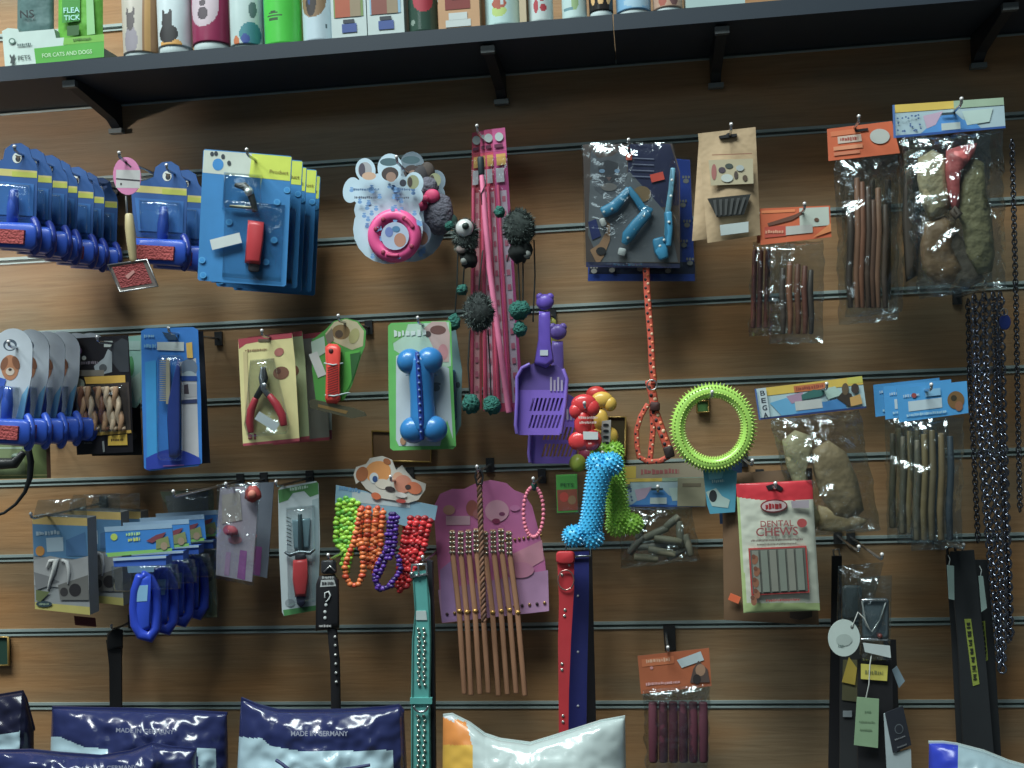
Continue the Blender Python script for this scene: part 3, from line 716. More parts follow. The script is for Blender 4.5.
fur_toy('large grey green fur ball toy right of the pink rod', 519, 228, 18, 22, .11, [(499.5, 212, 5.2, 6), (519.5, 310, 11, 9.5), (520, 329, 7, 7.5)], [[(510, 250), (507, 262)], [(518, 258), (519, 285), (520, 303)], [(523, 258), (523, 280), (523, 303)], [(534, 240), (535, 275), (533, 322)]], (40, 50, 48), seed=2)
fur_toy('round grey fur ball toy hanging in front of the wand bundle', 479, 312, 17, 22, .115, [(471, 404, 9, 9.5), (492, 405, 8.5, 9)], [[(470, 330), (468, 365), (470, 396)], [(488, 330), (490, 365), (491, 396)], [(483, 250), (480, 275), (479, 290)]], (38, 45, 45), seed=3)

# litter scoops
def scoop(label, dx, dy, d, mt, k=1.0):
    t = T('litter_scoop', label, 'litter scoop', 545 + dx, 300 + dy, d, 'plastic litter scoops on one hook')
    o = lambda l: [(545 + dx + (x - 545) * k, 303 + dy + (y - 303) * k) for x, y in l]
    dk = m(80, 60, 130, .35)
    with t.part('handle') as b:
        b.dome(o([(539, 311), (550, 311), (551, 340), (554, 362), (546, 368), (534, 364), (538, 340)]), mt, .0, .010)
        b.ball(*o([(545, 302)])[0], .006, 9 * k, mt, ry=8 * k, rz=5 * k)
        b.ball(*o([(540, 297)])[0], .006, 4 * k, mt, rz=3); b.ball(*o([(550, 297)])[0], .006, 4 * k, mt, rz=3)
    # slotted pan
    top = o([(534, 364), (545, 367), (563, 370)]); W = m(120, 90, 190, .35)
    rows_ = [(522, 567, 369), (517, 567, 380), (517, 565.5, 396), (517.5, 565, 400), (517, 564, 413), (516, 563.5, 417), (516, 562, 430), (518, 560, 434)]
    def at(u, y):
        for a, c in zip(rows_, rows_[1:]):
            if a[2] <= y <= c[2] or c is rows_[-1] or (a is rows_[0] and y < a[2]):
                q = (y - a[2]) / (c[2] - a[2]); x0 = a[0] + (c[0] - a[0]) * q; x1 = a[1] + (c[1] - a[1]) * q
                return x0 + (x1 - x0) * u
    with t.part('pan') as b:
        mats = dk
        b.slab(o([(534, 363), (546, 366), (556, 365), (564, 370), (567, 379), (566, 390), (517, 390), (517, 378), (523, 369)]), m(95, 75, 150, .35), -.003, 0)
        # bars between slots, three bands of slots
        for y0, y1, us in ((390, 398, [(0, 1)]), (398, 411, None), (411, 415, [(0, 1)]), (415, 428, None), (428, 435, [(0, 1)])):
            if us is None:
                us = [(0, .26)] + [(.26 + .085 * i + .045, .26 + .085 * (i + 1)) for i in range(7)] + [(.9, 1.0)]
            for u0, u1 in us:
                sl_ = 3 if len(us) > 1 else 0
                b.slab(o([(at(u0, y0) + (sl_ if 0 < u0 else 0), y0), (at(u1, y0) + (sl_ if u1 < 1 else 0), y0), (at(u1, y1), y1), (at(u0, y1), y1)]), W, -.003, 0)
        # raised rim
        rim = o([(530, 364), (522, 368), (517, 377), (517, 398), (515.5, 425), (517, 434)]); rim2 = o([(563, 369), (567, 379), (565, 405), (561, 434)])
        for rr_ in (rim, rim2): b.tube([(x, y, .008) for x, y in rr_], 1.8 * k, m(120, 95, 190, .35), seg=8); b.add([P(x, y, d + .008) for x, y in rr_] + [P(x, y, d - .002) for x, y in rr_], [(i, i + 1, len(rr_) + i + 1, len(rr_) + i) for i in range(len(rr_) - 1)], m(110, 85, 175, .35))
        for i in range(4): b.poly(o(rect(550 + i * 3.6, 377 + (i % 2) * 3, 552 + i * 3.6, 391)), m(150, 140, 165), .001 + i * .0001)
    with t.part('price_sticker') as b: b.slab(o(rect(540, 350, 548, 355.5)), m(170, 180, 190), .0102, .0108)
scoop('lilac plastic litter scoop, front one with the knobbed handle', 0, 0, .10, m(95, 70, 175, .35))
scoop('second lilac litter scoop hanging lower behind the front one', 13, 30, .055, m(100, 80, 165, .35), .99)
t = T('yellow_scoop', 'yellow green plastic scoop handle showing behind the lilac scoops', 'litter scoop', 552, 318, .03)
with t.part('handle') as b: b.dome([(550, 316), (556, 320), (557, 352), (553, 366), (549, 362)], m(150, 150, 50, .4), 0, .008)
with t.part('pan') as b: b.dome([(536, 366), (553, 366), (556, 390), (538, 392)], m(130, 120, 60, .4), 0, .01)
hook(546, 312, .09, 'steel hook carrying the lilac litter scoops')

# harness pack with cat picture, and the royal blue pack behind it
t = T('harness_pack', 'royal blue paw print harness pack behind the cat picture pack', 'pet harness', 650, 150, .05)
with t.part('card') as b:
    b.slab([(590, 150), (690, 160), (695, 281), (588, 281)], m(20, 60, 150), 0, .001)
    b.poly([(590, 262), (695, 262), (695, 274), (589, 274)], m(25, 32, 60))
    for x, y in ((686, 180), (683, 204), (687, 224), (684, 244), (690, 262), (668, 270), (612, 269), (640, 268), (594, 270)):
        b.poly(ell(x, y + 1, 3, 2.4), m(120, 120, 115))
        for k in (-2.8, 0, 2.8): b.poly(ell(x + k, y - 3, 1.1, 1.5), m(120, 120, 115))
with t.part('sleeve') as b: b.slab([(589, 149), (692, 158), (697, 282), (587, 282)], BLIS, .003, .0034)
t = T('harness_pack', 'clear pack with grey cat picture, orange stickers and a turquoise harness', 'pet harness', 630, 146, .085)
with t.part('card') as b:
    b.slab([(583, 144.5), (672, 143.5), (680, 172), (680, 263), (586, 262)], m(75, 62, 58), 0, .001)
    b.poly([(628, 144), (670, 144), (679, 172), (679, 205), (655, 208), (628, 190)], m(24, 30, 70))
    b.poly([(590, 180), (630, 172), (668, 215), (678, 262), (600, 262), (588, 235)], m(88, 92, 98))
    b.poly([(591, 150), (598, 158), (612, 156), (621, 150), (627, 160), (627, 178), (621, 190), (606, 198), (595, 190), (590, 172)], m(72, 76, 84))
    b.poly([(598, 162), (608, 160), (618, 163), (618, 180), (608, 184), (599, 180)], m(48, 50, 58)); b.poly(ell(602, 171, 3, 2), m(100, 130, 160)); b.poly(ell(617, 171, 2.6, 2), m(100, 130, 160)); b.poly([(606, 177), (612, 177), (609, 181)], m(95, 75, 75)); b.poly(ell(609, 187, 8, 4), m(105, 100, 98))
    b.poly([(596, 262), (590, 250), (599, 244), (607, 230), (603, 218), (610, 224), (610, 240), (604, 256), (600, 262)], m(150, 110, 75)); b.poly(ell(642, 194, 9, 8), m(120, 95, 60))
    b.poly([(588, 222), (596, 219), (601, 236), (592, 240)], m(20, 35, 95))
    for i, y in enumerate((158, 164, 170, 176)): b.poly(band((632, y), (654, y + 1), 1), m(110, 115, 140))
    b.poly(rect(626, 153, 632, 160), m(200, 70, 40)); b.poly(rot(rect(650.5, 173, 664, 181), -14), m(215, 60, 35)); b.poly(ell(601, 251, 5, 4), m(35, 32, 34))
    b.poly([(586, 262), (680, 264), (680, 268), (586, 267)], m(25, 32, 70))
with t.part('harness') as b:
    TQ = m(35, 125, 165, .4); TQ2 = m(90, 150, 175, .4)
    b.tube([(602, 213, .006), (614, 207, .007), (624, 196, .007), (629, 188, .006)], [5.5, 6, 4.5, 3], TQ, seg=8, flat=.4)
    b.tube([(628, 188, .006), (636, 198, .007), (642, 208, .006), (652, 212, .006)], [3, 3.6, 4, 3.5], TQ, seg=8, flat=.4)
    b.tube([(648, 212, .008), (637, 224, .009), (628, 236, .008), (624, 244, .006)], [5.5, 6, 6.5, 3], TQ, seg=8, flat=.4)
    b.tube([(673, 168, .006), (671, 190, .006), (668, 212, .006), (667, 236, .006)], [2.6, 2.8, 3, 3], TQ2, seg=8, flat=.4)
    b.tube([(658, 238, .007), (661, 250, .008), (664, 259, .007)], [6, 7, 5], TQ, seg=8, flat=.4)
    b.tube([(668, 212, .008), (669, 228, .008), (668, 246, .008)], [4, 4, 3.4], TQ, seg=8, flat=.4)
    for x, y in ((604, 212), (612, 209), (644, 216), (634, 229), (628, 238), (660, 246), (664, 240), (669, 222), (671, 196), (672, 180)): b.ball(x, y, .0105, 1.5, m(175, 185, 185), rz=.8, seg=8, rings=5)
hs = b.obj
with t.part('buckle', hs) as b:
    b.dome(rrect(618, 248, 626, 256, 2, 12), m(170, 175, 175, .3), .004, .010); b.dome(rrect(600, 218, 606, 227, 2, -20), m(170, 172, 170), .004, .010)
with t.part('sleeve') as b: b.pillow([(582, 143), (674, 142)], [(584, 265), (683, 267)], .012, FILM, nx=16, ny=22, crump=.003, back=False, seed=4, h=.003)
hook(629, 147, .10, 'steel hook carrying the harness packs')

# plaid leash harness
PL = m(190, 70, 45, .6)
t = T('plaid_harness', 'orange red plaid harness and lead hanging below the harness packs', 'pet harness', 646, 264, .075)
def plaid(b, path, r):
    b.tube(path, r, PL, seg=8, flat=.35)
    # woven checks follow the strap
    n = len(path)
    L = [0]
    for a, c in zip(path, path[1:]): L.append(L[-1] + math.hypot(c[0] - a[0], c[1] - a[1]))
    k = 0; s_ = 3
    while s_ < L[-1] - 3:
        i = max(j for j in range(n - 1) if L[j] <= s_); q = (s_ - L[i]) / (L[i + 1] - L[i]); a, c = path[i], path[i + 1]
        x = a[0] + (c[0] - a[0]) * q; y = a[1] + (c[1] - a[1]) * q; h = a[2] + (c[2] - a[2]) * q
        dx, dy = (c[0] - a[0]) / (L[i + 1] - L[i]), (c[1] - a[1]) / (L[i + 1] - L[i])
        o = (r * .35) * (1 if k % 2 else -1)
        b.ball(x - dy * o, y + dx * o, h + r * S(x, y, .075) * .2, r * .5, (m(200, 165, 130), m(50, 30, 35), m(225, 110, 60), m(35, 25, 30))[k % 4], rz=r * .3, ry=r * .5, seg=7, rings=5)
        s_ += 4.2; k += 1
with t.part('strap') as b: plaid(b, [(646, 264, .004), (647, 290, .005), (649, 315, .004), (651, 340, .005), (652, 365, .006), (654, 384, .006)], 3.4)
with t.part('strap') as b: plaid(b, [(649, 380, .002), (653, 396, .003), (655, 412, .004), (662, 432, .005), (670, 454, .004)], 4.4)
with t.part('loop') as b: plaid(b, [(648, 404, .004), (641, 416, .004), (636.5, 430, .004), (637, 446, .004), (639, 457, .005), (648, 462, .005), (660, 461, .005), (670, 456, .004)], 2.6)
with t.part('strap') as b: plaid(b, [(652, 408, 0), (653, 430, 0), (651, 450, 0), (650, 461, .002)], 2.8)
with t.part('ring') as b: b.tube([(652 + 5 * math.cos(i * pi / 8), 385 + 5 * math.sin(i * pi / 8), .010) for i in range(16)], .9, STEEL, closed=True, seg=6)
with t.part('buckle') as b: b.dome(rrect(664, 446, 674, 458, 2, -15), m(40, 28, 28), .003, .010); b.dome(rrect(650, 402, 660, 411, 2, 0), m(60, 30, 30), .003, .010)

# kraft pouches
def kraft(label, q, d, full, grp):
    t = T('treat_pouch', label, 'treat pouch', (q[0][0] + q[1][0]) / 2, q[0][1] + 6, d, grp)
    K = m(165, 140, 105, .7, bump=.15)
    with t.part('pouch') as b:
        b.pillow([q[0], q[1]], [q[3], q[2]], .009, K, nx=14, ny=20, crump=.0012, pw=.8, lump=lambda u, v: min(1, v * 1.6))
    if full:
        with t.part('label') as b:
            b.slab([(708.5, 160), (753, 158.5), (753.5, 183.5), (711, 185.5)], m(165, 155, 125), .010, .0106)
            b.n = 85
            for x, y, rx, ry, c in ((714, 172, 2.6, 8, (150, 90, 85)), (722, 170, 3.6, 3, (70, 60, 70)), (729, 166, 4, 2.6, (60, 70, 65)), (736, 175, 2, 4, (70, 60, 55)), (745, 178, 2.5, 3, (80, 65, 50)), (727, 178, 6, 4, (170, 180, 175)), (740, 168, 4, 3, (150, 160, 160))): b.poly(ell(x, y, rx, ry), m(*c))
            b.poly(band((712, 155), (752, 153.5), 1), m(140, 95, 70), .0104)
        with t.part('window') as b:
            b.slab([(707.5, 198.5), (751, 194), (744, 214.5), (717, 217)], m(50, 52, 52, .2), .008, .0112)
            b.n = 95
            for i in range(6): b.poly([(713 + i * 6, 200 - i * .5), (716 + i * 6, 199.7 - i * .5), (717.5 + i * 4.6, 215.4 - i * .3), (715.5 + i * 4.6, 215.6 - i * .3)], m(72, 74, 74, .3))
        with t.part('price_sticker') as b: b.slab([(720, 225), (748.5, 221.5), (748.5, 232), (721, 235.5)], m(160, 172, 172), .0085, .0115)
        with t.part('hang_slot') as b: b.slab([(719, 136), (726, 134.5), (728, 132.5), (731, 134), (737, 133.5), (737, 136), (729, 137.5), (720, 138.5)], BLACK, .0, .0042)
    return t
kraft('kraft paper treat pouch with dark window, front of the upper pair', [(698, 133.5), (755.5, 127), (760.5, 235), (707.5, 243)], .12, True, None)
kraft('plain kraft paper treat pouch tucked behind the windowed pouch', [(699, 139), (748, 135), (752, 233), (692, 241)], .085, False, None)
hook(731, 132, .14, 'steel hook above the kraft paper pouches')

# header card bags -------------------------------------------------------
def sticks(b, x0, x1, y0, y1, n, mats, r, h=.004, seed=1, lean=0, wob=1.5, parent=None):
    pass

def header_bag(name, label, cat, head, bag, d, film_, grp=None, th=.016, crump=.005, seed=1, header=None, behind=None):
    """head = 4 corners of the card, bag = top-left, top-right, bottom-right, bottom-left"""
    t = T(name, label, cat, (head[0][0] + head[1][0]) / 2, (head[0][1] + head[1][1]) / 2 + 5, d, grp)
    with t.part('header_card') as b:
        header(b, head)
    with t.part('bag') as b:
        b.pillow([bag[0], lerp(bag[0], bag[1], .5), bag[1]], [bag[3], lerp(bag[3], bag[2], .5), bag[2]], th, film_, nx=20, ny=30, crump=crump, seed=seed, edge=3)
    return t
def chew(t, path, r, mt, name='chew_stick', seg=8, flat=1, label=None):
    with t.part(name) as b: b.tube(path, r, mt, seg=seg, flat=flat)
    return b.obj

OR = m(190, 85, 40)
def orange_header(right=None):
    def fn(b, q):
        b.slab(q, OR, .001, .002, m(150, 80, 50))
        b.n = 14
        b.poly(sub(q, .05, .1, .5, .25), m(200, 105, 60)); b.poly(sub(q, .15, .28, .5, .5), m(185, 165, 150)); b.text('Exclusive', *inq(q, .32, .39), 4.5, m(150, 60, 50), ang=-4, width=18)
        b.poly(sub(q, .08, .58, .5, .7), m(205, 130, 90)); b.poly(sub(q, .08, .76, .45, .86), m(190, 110, 75))
        c = inq(q, .77, .42); b.poly(ell(c[0], c[1], 10, 7.5), m(165, 170, 165))
        b.poly(sub(q, .42, .12, .62, .2), BLACK)
    return fn
def orange_header2(b, q):
    b.slab(q, OR, .001, .002, m(150, 80, 50)); b.n = 14
    b.poly(sub(q, .02, .06, .5, .14), m(210, 115, 60)); b.poly(sub(q, .56, .04, .98, .62), m(165, 175, 165)); b.poly(sub(q, .06, .52, .36, .82), m(175, 65, 45)); b.poly(sub(q, .36, .55, .74, .80), m(165, 165, 160))
    b.poly([inq(q, .1, .42), inq(q, .5, .22), inq(q, .62, .1), inq(q, .6, .22), inq(q, .45, .38), inq(q, .12, .5)], m(95, 60, 45)); b.poly(ell(*inq(q, .8, .42), 2.4, 2), m(90, 60, 45)); b.poly([inq(q, .74, .95), inq(q, 1, .55), inq(q, 1, .82)], m(205, 120, 60))
    b.text('STICKS', *inq(q, .2, .67), 4, m(200, 140, 110), width=18)
# short stick bags
t = header_bag('chew_stick_bag', 'short clear chew stick bag with an orange and white header', 'dog chews', [(760, 208.5), (830, 205.5), (831.5, 237), (760.5, 245)], [(766, 245), (824, 240), (823, 343), (768.5, 344)], .115, FILM, header=orange_header2, seed=2)
for i, (x, c) in enumerate(((790, (125, 78, 52)), (798, (98, 60, 42)), (805, (100, 55, 40)), (783, (70, 58, 50)), (811, (65, 55, 48)))):
    chew(t, [(x, 262 + i * 2, .002), (x - 1, 290, .004), (x + .5, 315, .004), (x, 334, .002)], [2.6, 3.2, 3, 2.4], m(*c, .45))
t = header_bag('chew_stick_bag', 'reddish chew stick bag half hidden behind the short orange header bag', 'dog chews', [(757, 214), (800, 211), (801, 236), (757, 243)], [(753, 242), (790, 240), (792, 334), (748, 336)], .075, FILM, header=lambda b, q: b.slab(q, m(150, 75, 45), .001, .002), seed=3)
for i, x in enumerate((755, 761, 768)): chew(t, [(x, 250, .002), (x - 1, 290, .003), (x - 2, 328, .002)], 2.6, m(95, 50, 42, .5))
hook(804, 211, .13, 'steel hook through the short orange header bag')
# tall stick bag
t = header_bag('chew_stick_bag', 'tall clear bag of long brown chew sticks under an orange header', 'dog chews', [(827, 129), (892, 121), (900, 153), (828.5, 161)], [(834, 160), (898, 153), (898.5, 320), (839, 325)], .095, FILM, header=orange_header(), seed=5)
for i, (x, y0, c) in enumerate(((857, 178, (125, 85, 60)), (862, 182, (120, 75, 50)), (868, 186, (75, 55, 42)), (878, 188, (120, 84, 60)), (850, 200, (70, 58, 50)), (885, 205, (75, 60, 50)), (873, 200, (90, 60, 42)))):
    chew(t, [(x, y0, .002), (x + 1, 230, .004), (x - 1, 275, .004), (x + .5, 308, .002)], [2.8, 3.4, 3.2, 2.6], m(*c, .45))
t = header_bag('chew_stick_bag', 'shadowed chew stick bag behind the tall orange header bag', 'dog chews', [(833, 133), (892, 126), (899, 152), (833, 160)], [(840, 160), (902, 154), (903, 312), (846, 318)], .055, FILM, header=lambda b, q: b.slab(q, m(140, 65, 38), .001, .002), seed=6)
for x in (856, 872, 888): chew(t, [(x, 180, .002), (x, 300, .002)], 3, m(80, 60, 48, .5))
hook(858, 124, .115, 'steel hook above the tall orange header bag')

def blue_header(text=None, dogx=None, strip=.24):
    def fn(b, q):
        b.slab(q, m(150, 175, 185), .001, .002, m(60, 90, 140)); b.n = 14
        b.poly(sub(q, .0, 0, .55, strip), m(200, 170, 55)); b.poly(sub(q, .55, 0, 1, strip), m(140, 165, 140))
        b.poly([inq(q, .22, 1), inq(q, .42, .45), inq(q, .55, .35), inq(q, .62, .6), inq(q, .75, .8), inq(q, .8, 1)], m(60, 130, 195))
        b.poly([inq(q, .27, .4), inq(q, .45, .3), inq(q, .38, .7), inq(q, .3, .8)], m(175, 150, 175)); b.poly([inq(q, .62, .35), inq(q, .9, .32), inq(q, .86, .75), inq(q, .66, .8)], m(165, 190, 185))
        rr = random.Random(5)
        for i in range(22):
            c = inq(q, rr.uniform(.04, .25), rr.uniform(.3, .85)); b.poly(ell(c[0], c[1], 1, .9, n=8), m(60, 90, 140))
        b.poly(sub(q, .44, .35, .56, .43), m(40, 60, 70))
        b.poly(sub(q, 0, .93, 1, 1), m(30, 75, 145)); b.poly(sub(q, 0, 0, .02, 1), m(60, 100, 160))
        b.poly(sub(q, .43, .68, .6, .9), m(165, 180, 180))
    return fn
# big rawhide bag
t = header_bag('rawhide_bag', 'largest clear bag of knotted rawhide under a blue and white header', 'dog chews', [(892.5, 105), (1003.5, 97.5), (1005.5, 128), (893.7, 138)], [(901, 138), (1003, 129), (1006, 287), (919, 299)], .135, FILM2, header=blue_header(), th=.026, crump=.009, seed=7)
RH = m(150, 140, 105, .55, bump=.4, bscale=90); RG = m(120, 115, 78, .55, bump=.4, bscale=90)
def chunk(t, name, outline, h0, h1, mt, label=None):
    with t.part(name) as b: b.dome(outline, mt, h0, h1, inset=.55, steps=6)
chunk(t, 'rawhide_piece', [(918, 158), (932, 150), (944, 155), (947, 180), (952, 206), (944, 214), (930, 220), (922, 205), (917, 180)], -.006, .012, RH)
chunk(t, 'rawhide_piece', [(962, 163), (975, 158), (984, 163), (986, 190), (992, 220), (995, 255), (992, 272), (978, 276), (966, 255), (962, 225), (956, 210), (960, 185)], -.006, .014, RG)
chunk(t, 'rawhide_piece', [(946, 150), (960, 146), (977, 143), (974, 155), (962, 168), (960, 185), (960, 205), (954, 217), (949, 200), (945, 175)], -.002, .018, m(170, 75, 75, .5, bump=.3), None)
chunk(t, 'rawhide_piece', [(926, 222), (945, 216), (955, 222), (952, 245), (964, 270), (955, 283), (935, 284), (922, 270), (920, 245)], -.006, .010, m(110, 85, 55, .55, bump=.4))
chunk(t, 'rawhide_piece', [(940, 240), (958, 232), (970, 250), (985, 280), (968, 288), (948, 284)], -.008, .006, m(80, 72, 60, .55, bump=.4))
with t.part('knot') as b: b.tube([(952, 212, .016), (956, 218, .020), (960, 214, .018), (954, 208, .017)], 3, m(70, 55, 42, .6), closed=True, seg=8)
t2 = header_bag('rawhide_bag', 'dim rawhide bag hanging behind the largest rawhide bag', 'dog chews', [(902, 112), (1000, 106), (1002, 128), (903, 138)], [(898, 140), (990, 132), (992, 280), (905, 294)], .085, FILM2, header=lambda b, q: b.slab(q, m(50, 80, 120), .001, .002), th=.018, seed=9)
chunk(t2, 'rawhide_piece', [(904, 165), (918, 160), (922, 200), (918, 275), (906, 282), (902, 220)], -.006, .008, m(55, 48, 40, .6))
hook(960, 107, .16, 'steel hook above the largest rawhide bag')

# ------------------------------------------------------------ chains
def chain(label, strands, d, r, mt, grp, th=.9, pitch=6.2):
    t = T('chain_lead', label, 'chain lead', strands[0][0][0], strands[0][0][1], d, grp)
    for pth in strands:
        with t.part('chain') as b:
            pts = [P(x, y, d + h) for x, y, h in pth]
            L = [0]
            for a, c in zip(pts, pts[1:]): L.append(L[-1] + (c - a).length)
            sc = S(pth[0][0], pth[0][1], d); step = pitch * sc; s_ = 0; k = 0
            while s_ < L[-1] - step * .5:
                def at(s):
                    s = min(max(s, 0), L[-1] - 1e-6); i = max(j for j in range(len(pts) - 1) if L[j] <= s); return pts[i].lerp(pts[i + 1], (s - L[i]) / (L[i + 1] - L[i]))
                c = at(s_ + step * .5); dr = (at(s_ + step) - at(s_)).normalized()
                side = Vector((1, 0, 0)); side = (side - dr * side.dot(dr)).normalized(); n = dr.cross(side)
                a = math.radians(38 if k % 2 else -48); sd = side * math.cos(a) + n * math.sin(a); nn = dr.cross(sd)
                ring = []
                for j in range(10):
                    q = 2 * pi * j / 10; ring.append(c + dr * math.sin(q) * step * .82 + sd * math.cos(q) * r * sc)
                b.tube([tuple(v) for v in ring], th * sc, mt, closed=True, seg=5, world=True)
                s_ += step; k += 1
    return t
CH = m(105, 112, 128, .2, .95, gain=1.5)
chain('heavy steel chain lead, left loop of the thick bundle', [[(974, 296, .0), (978, 400, .0), (986, 500, .0), (994, 590, 0), (1001, 668, 0)], [(984, 294, .004), (987, 400, .004), (996, 500, .004), (1002, 590, .003), (1002, 670, .001)]], .085, 4.2, CH, 'steel chain leads', 1.25, 6.0)
chain('heavy steel chain lead, right loop of the thick bundle', [[(993, 293, .0), (997, 400, .0), (1004, 500, 0), (1008, 580, 0), (1009, 640, 0)], [(1000, 293, -.006), (1002, 400, -.006), (1006, 520, -.004), (1010, 640, -.001)]], .07, 4.0, CH, 'steel chain leads', 1.2, 6.0)
chain('thin fine steel chain at the far right beside the thick bundle', [[(1012, 140, 0), (1016, 300, 0), (1018, 420, 0), (1020, 512, 0)]], .06, 2.4, m(70, 75, 85, .3, .8), None, .8, 4.2)
chain('dark steel choke chain hidden above the thick bundle', [[(968, 300, 0), (970, 380, 0), (974, 455, 0), (978, 540, 0)]], .05, 2.6, m(60, 66, 78, .3, .8), None, .8, 4.6)
hook(984, 290, .10, 'steel hook carrying the chain leads')
t = T('key_tag', 'dark blue round tag on the chain bundle', 'tag', 1003, 322, .10)
with t.part('disc') as b: b.dome(ell(1005, 322, 6, 8), m(30, 50, 120, .3), 0, .002)
with t.part('split_ring') as b: b.tube([(1004 + 3.5 * math.cos(i * pi / 6), 312 + 3.5 * math.sin(i * pi / 6), .002) for i in range(12)], .6, STEEL, closed=True, seg=5)

# =================================================== middle row
s2 = slicker_pack('white and blue rounded card with slicker brush, nearest of its stack', 12, 346, .19, 'white rounded slicker brush cards', 'white', .98)
for i, n in enumerate(('second', 'third', 'fourth', 'fifth', 'last one beside the black chew pack')):
    copy_thing(s2.e, (0.004 + .0035 * i, .027 * (i + 1), -.001 * (i % 2)), 'white rounded slicker brush card, %s in its stack' % n, 'white rounded slicker brush cards')
hook(12, 348, .20, 'steel hook carrying the white rounded brush cards')

t = T('grooming_pack', 'olive clear pack with black grip under the white brush cards', 'grooming tool', 5, 440, .10)
with t.part('card') as b:
    b.slab([(-45, 436), (49, 440), (50, 478), (-45, 480)], m(95, 110, 60), 0, .0008); b.poly([(-45, 440), (24, 441), (25, 474), (-45, 476)], m(110, 125, 85)); b.poly(band((-40, 476), (50, 475), 1.4), m(150, 150, 90)); b.poly(band((-40, 448), (22, 448), 1.6), m(150, 170, 150)); b.poly([(46, 440), (50, 440), (51, 478), (47, 478)], m(90, 60, 40))
with t.part('tool_grip') as b:
    b.tube([(-40, 462, .012), (-5, 464, .014), (15, 463, .014), (24, 452, .012)], [6, 5.5, 5, 3], m(25, 28, 30, .4), seg=8); b.ball(17, 456, .012, 5, m(90, 110, 95, .4), ry=3)
t = T('black_cord', 'black plastic cord curling down from the olive grooming pack', 'cord', 29, 455, .12)
with t.part('cord') as b: b.tube([(28, 447, 0), (31, 462, .002), (30, 478, .003), (25, 492, .003), (16, 504, .002), (4, 513, 0), (-14, 518, 0)], [3, 3, 2.6, 1.8, 1.5, 1.4, 1.4], m(28, 32, 34, .4), seg=7)
hook(4, 442, .12, 'steel hook behind the olive grooming pack')

# black chew stick pack
def twist(t, x0, y0, x1, y1, r, c1, c2, h=.006):
    """two strands wound round each other"""
    with t.part('twisted_stick') as b:
        for ph, c in ((0, c1), (pi, c2)):
            p_ = []
            for k in range(22):
                v = k / 21; a = v * 9 + ph
                p_.append((x0 + (x1 - x0) * v + math.cos(a) * r * .7, y0 + (y1 - y0) * v, h + .0016 * math.sin(a)))
            b.tube(p_, r, c, seg=6)
t = T('chew_stick_pack', 'black and yellow pack with sheepdog picture and tan twisted chew sticks', 'dog chews', 96, 340, .10)
q = [(64, 339), (128, 335), (132, 452), (77, 455)]
with t.part('card') as b:
    b.slab([(64, 339), (128, 335), (131, 385), (133, 452), (77, 455), (73, 400)], m(28, 26, 32, .35), 0, .0008)
    b.poly(ell(76, 351, 6, 5), m(130, 85, 135)); b.poly(rect(104, 341, 112.5, 347), m(165, 175, 170)); b.poly(ell(84, 358, 2.2, 2.2), m(185, 190, 180))
    b.poly([(112, 345), (122, 338), (128, 341), (129, 372), (120, 372), (112, 362), (106, 352)], m(50, 55, 62))
    b.poly([(94, 366), (104, 358), (108, 349), (112, 352), (112, 372), (96, 376)], m(140, 150, 155)); b.poly(ell(103, 368, 4, 4), m(70, 75, 80)); b.poly(rect(76, 370, 104, 376), m(110, 105, 95))
    b.text('Dog Snack', 86, 363, 4, m(120, 110, 120), ang=-3, width=24)
    b.poly([(84, 377), (125, 375), (125.5, 383), (86, 384)], m(205, 160, 40)); b.poly([(74, 386), (129, 382), (131, 432), (76, 436)], m(60, 50, 46)); b.poly(ell(79, 384, 5.5, 5.5), m(140, 150, 135)); b.poly([(76, 433), (131, 430), (131.5, 433), (76, 437)], m(190, 150, 50))
    b.poly([(108, 436), (127, 434), (127.5, 445), (108, 445.5)], m(205, 165, 30)); b.text('2+1 FREE', 117.5, 440, 3, m(80, 60, 20), width=13, ang=-2)
    b.poly(band((103, 441), (104, 452), 2), m(120, 125, 125)); b.text('150 g', 88, 443, 2.6, m(100, 100, 95))
TA = m(165, 125, 90, .5); TB = m(195, 170, 140, .5); TC = m(120, 75, 52, .5)
for i, (xa, xb) in enumerate(((80, 88), (86, 98), (97, 108), (105, 116), (114, 124))):
    twist(t, xa, 387, xb - 2, 430, 2.6, (TC, TA, TA, TB, TA)[i], (TA, TB, TC, TB, TB)[i])
with t.part('window_film') as b: b.pillow([(74, 385), (129, 382)], [(76, 436), (131, 432)], .012, BLIS, nx=10, ny=10, back=False)
t = T('treat_pack', 'pale mint green pack showing behind the black chew pack', 'dog chews', 134, 338, .075)
with t.part('card') as b: b.slab([(112, 338), (142, 335), (143, 398), (136, 408), (120, 405)], m(120, 165, 155), 0, .0008); b.n = 3; b.poly(ell(131, 366, 3, 10), m(60, 130, 80)); b.poly([(130, 380), (140, 372), (141, 396), (136, 404)], m(150, 175, 165)); b.poly(rect(124, 341, 140, 350), m(140, 170, 165))
t = T('chew_stick_pack', 'shadowy black pack tucked behind the black chew pack', 'dog chews', 120, 345, .045)
with t.part('card') as b: b.slab([(84, 350), (138, 350), (142, 455), (92, 456)], m(30, 30, 32, .3), 0, .0008); b.n = 3; b.poly(ell(133, 436, 4, 4), m(60, 65, 62)); b.poly(rect(98, 360, 130, 380), m(60, 58, 55))
hook(100, 343, .13, 'steel hook above the black chew pack')

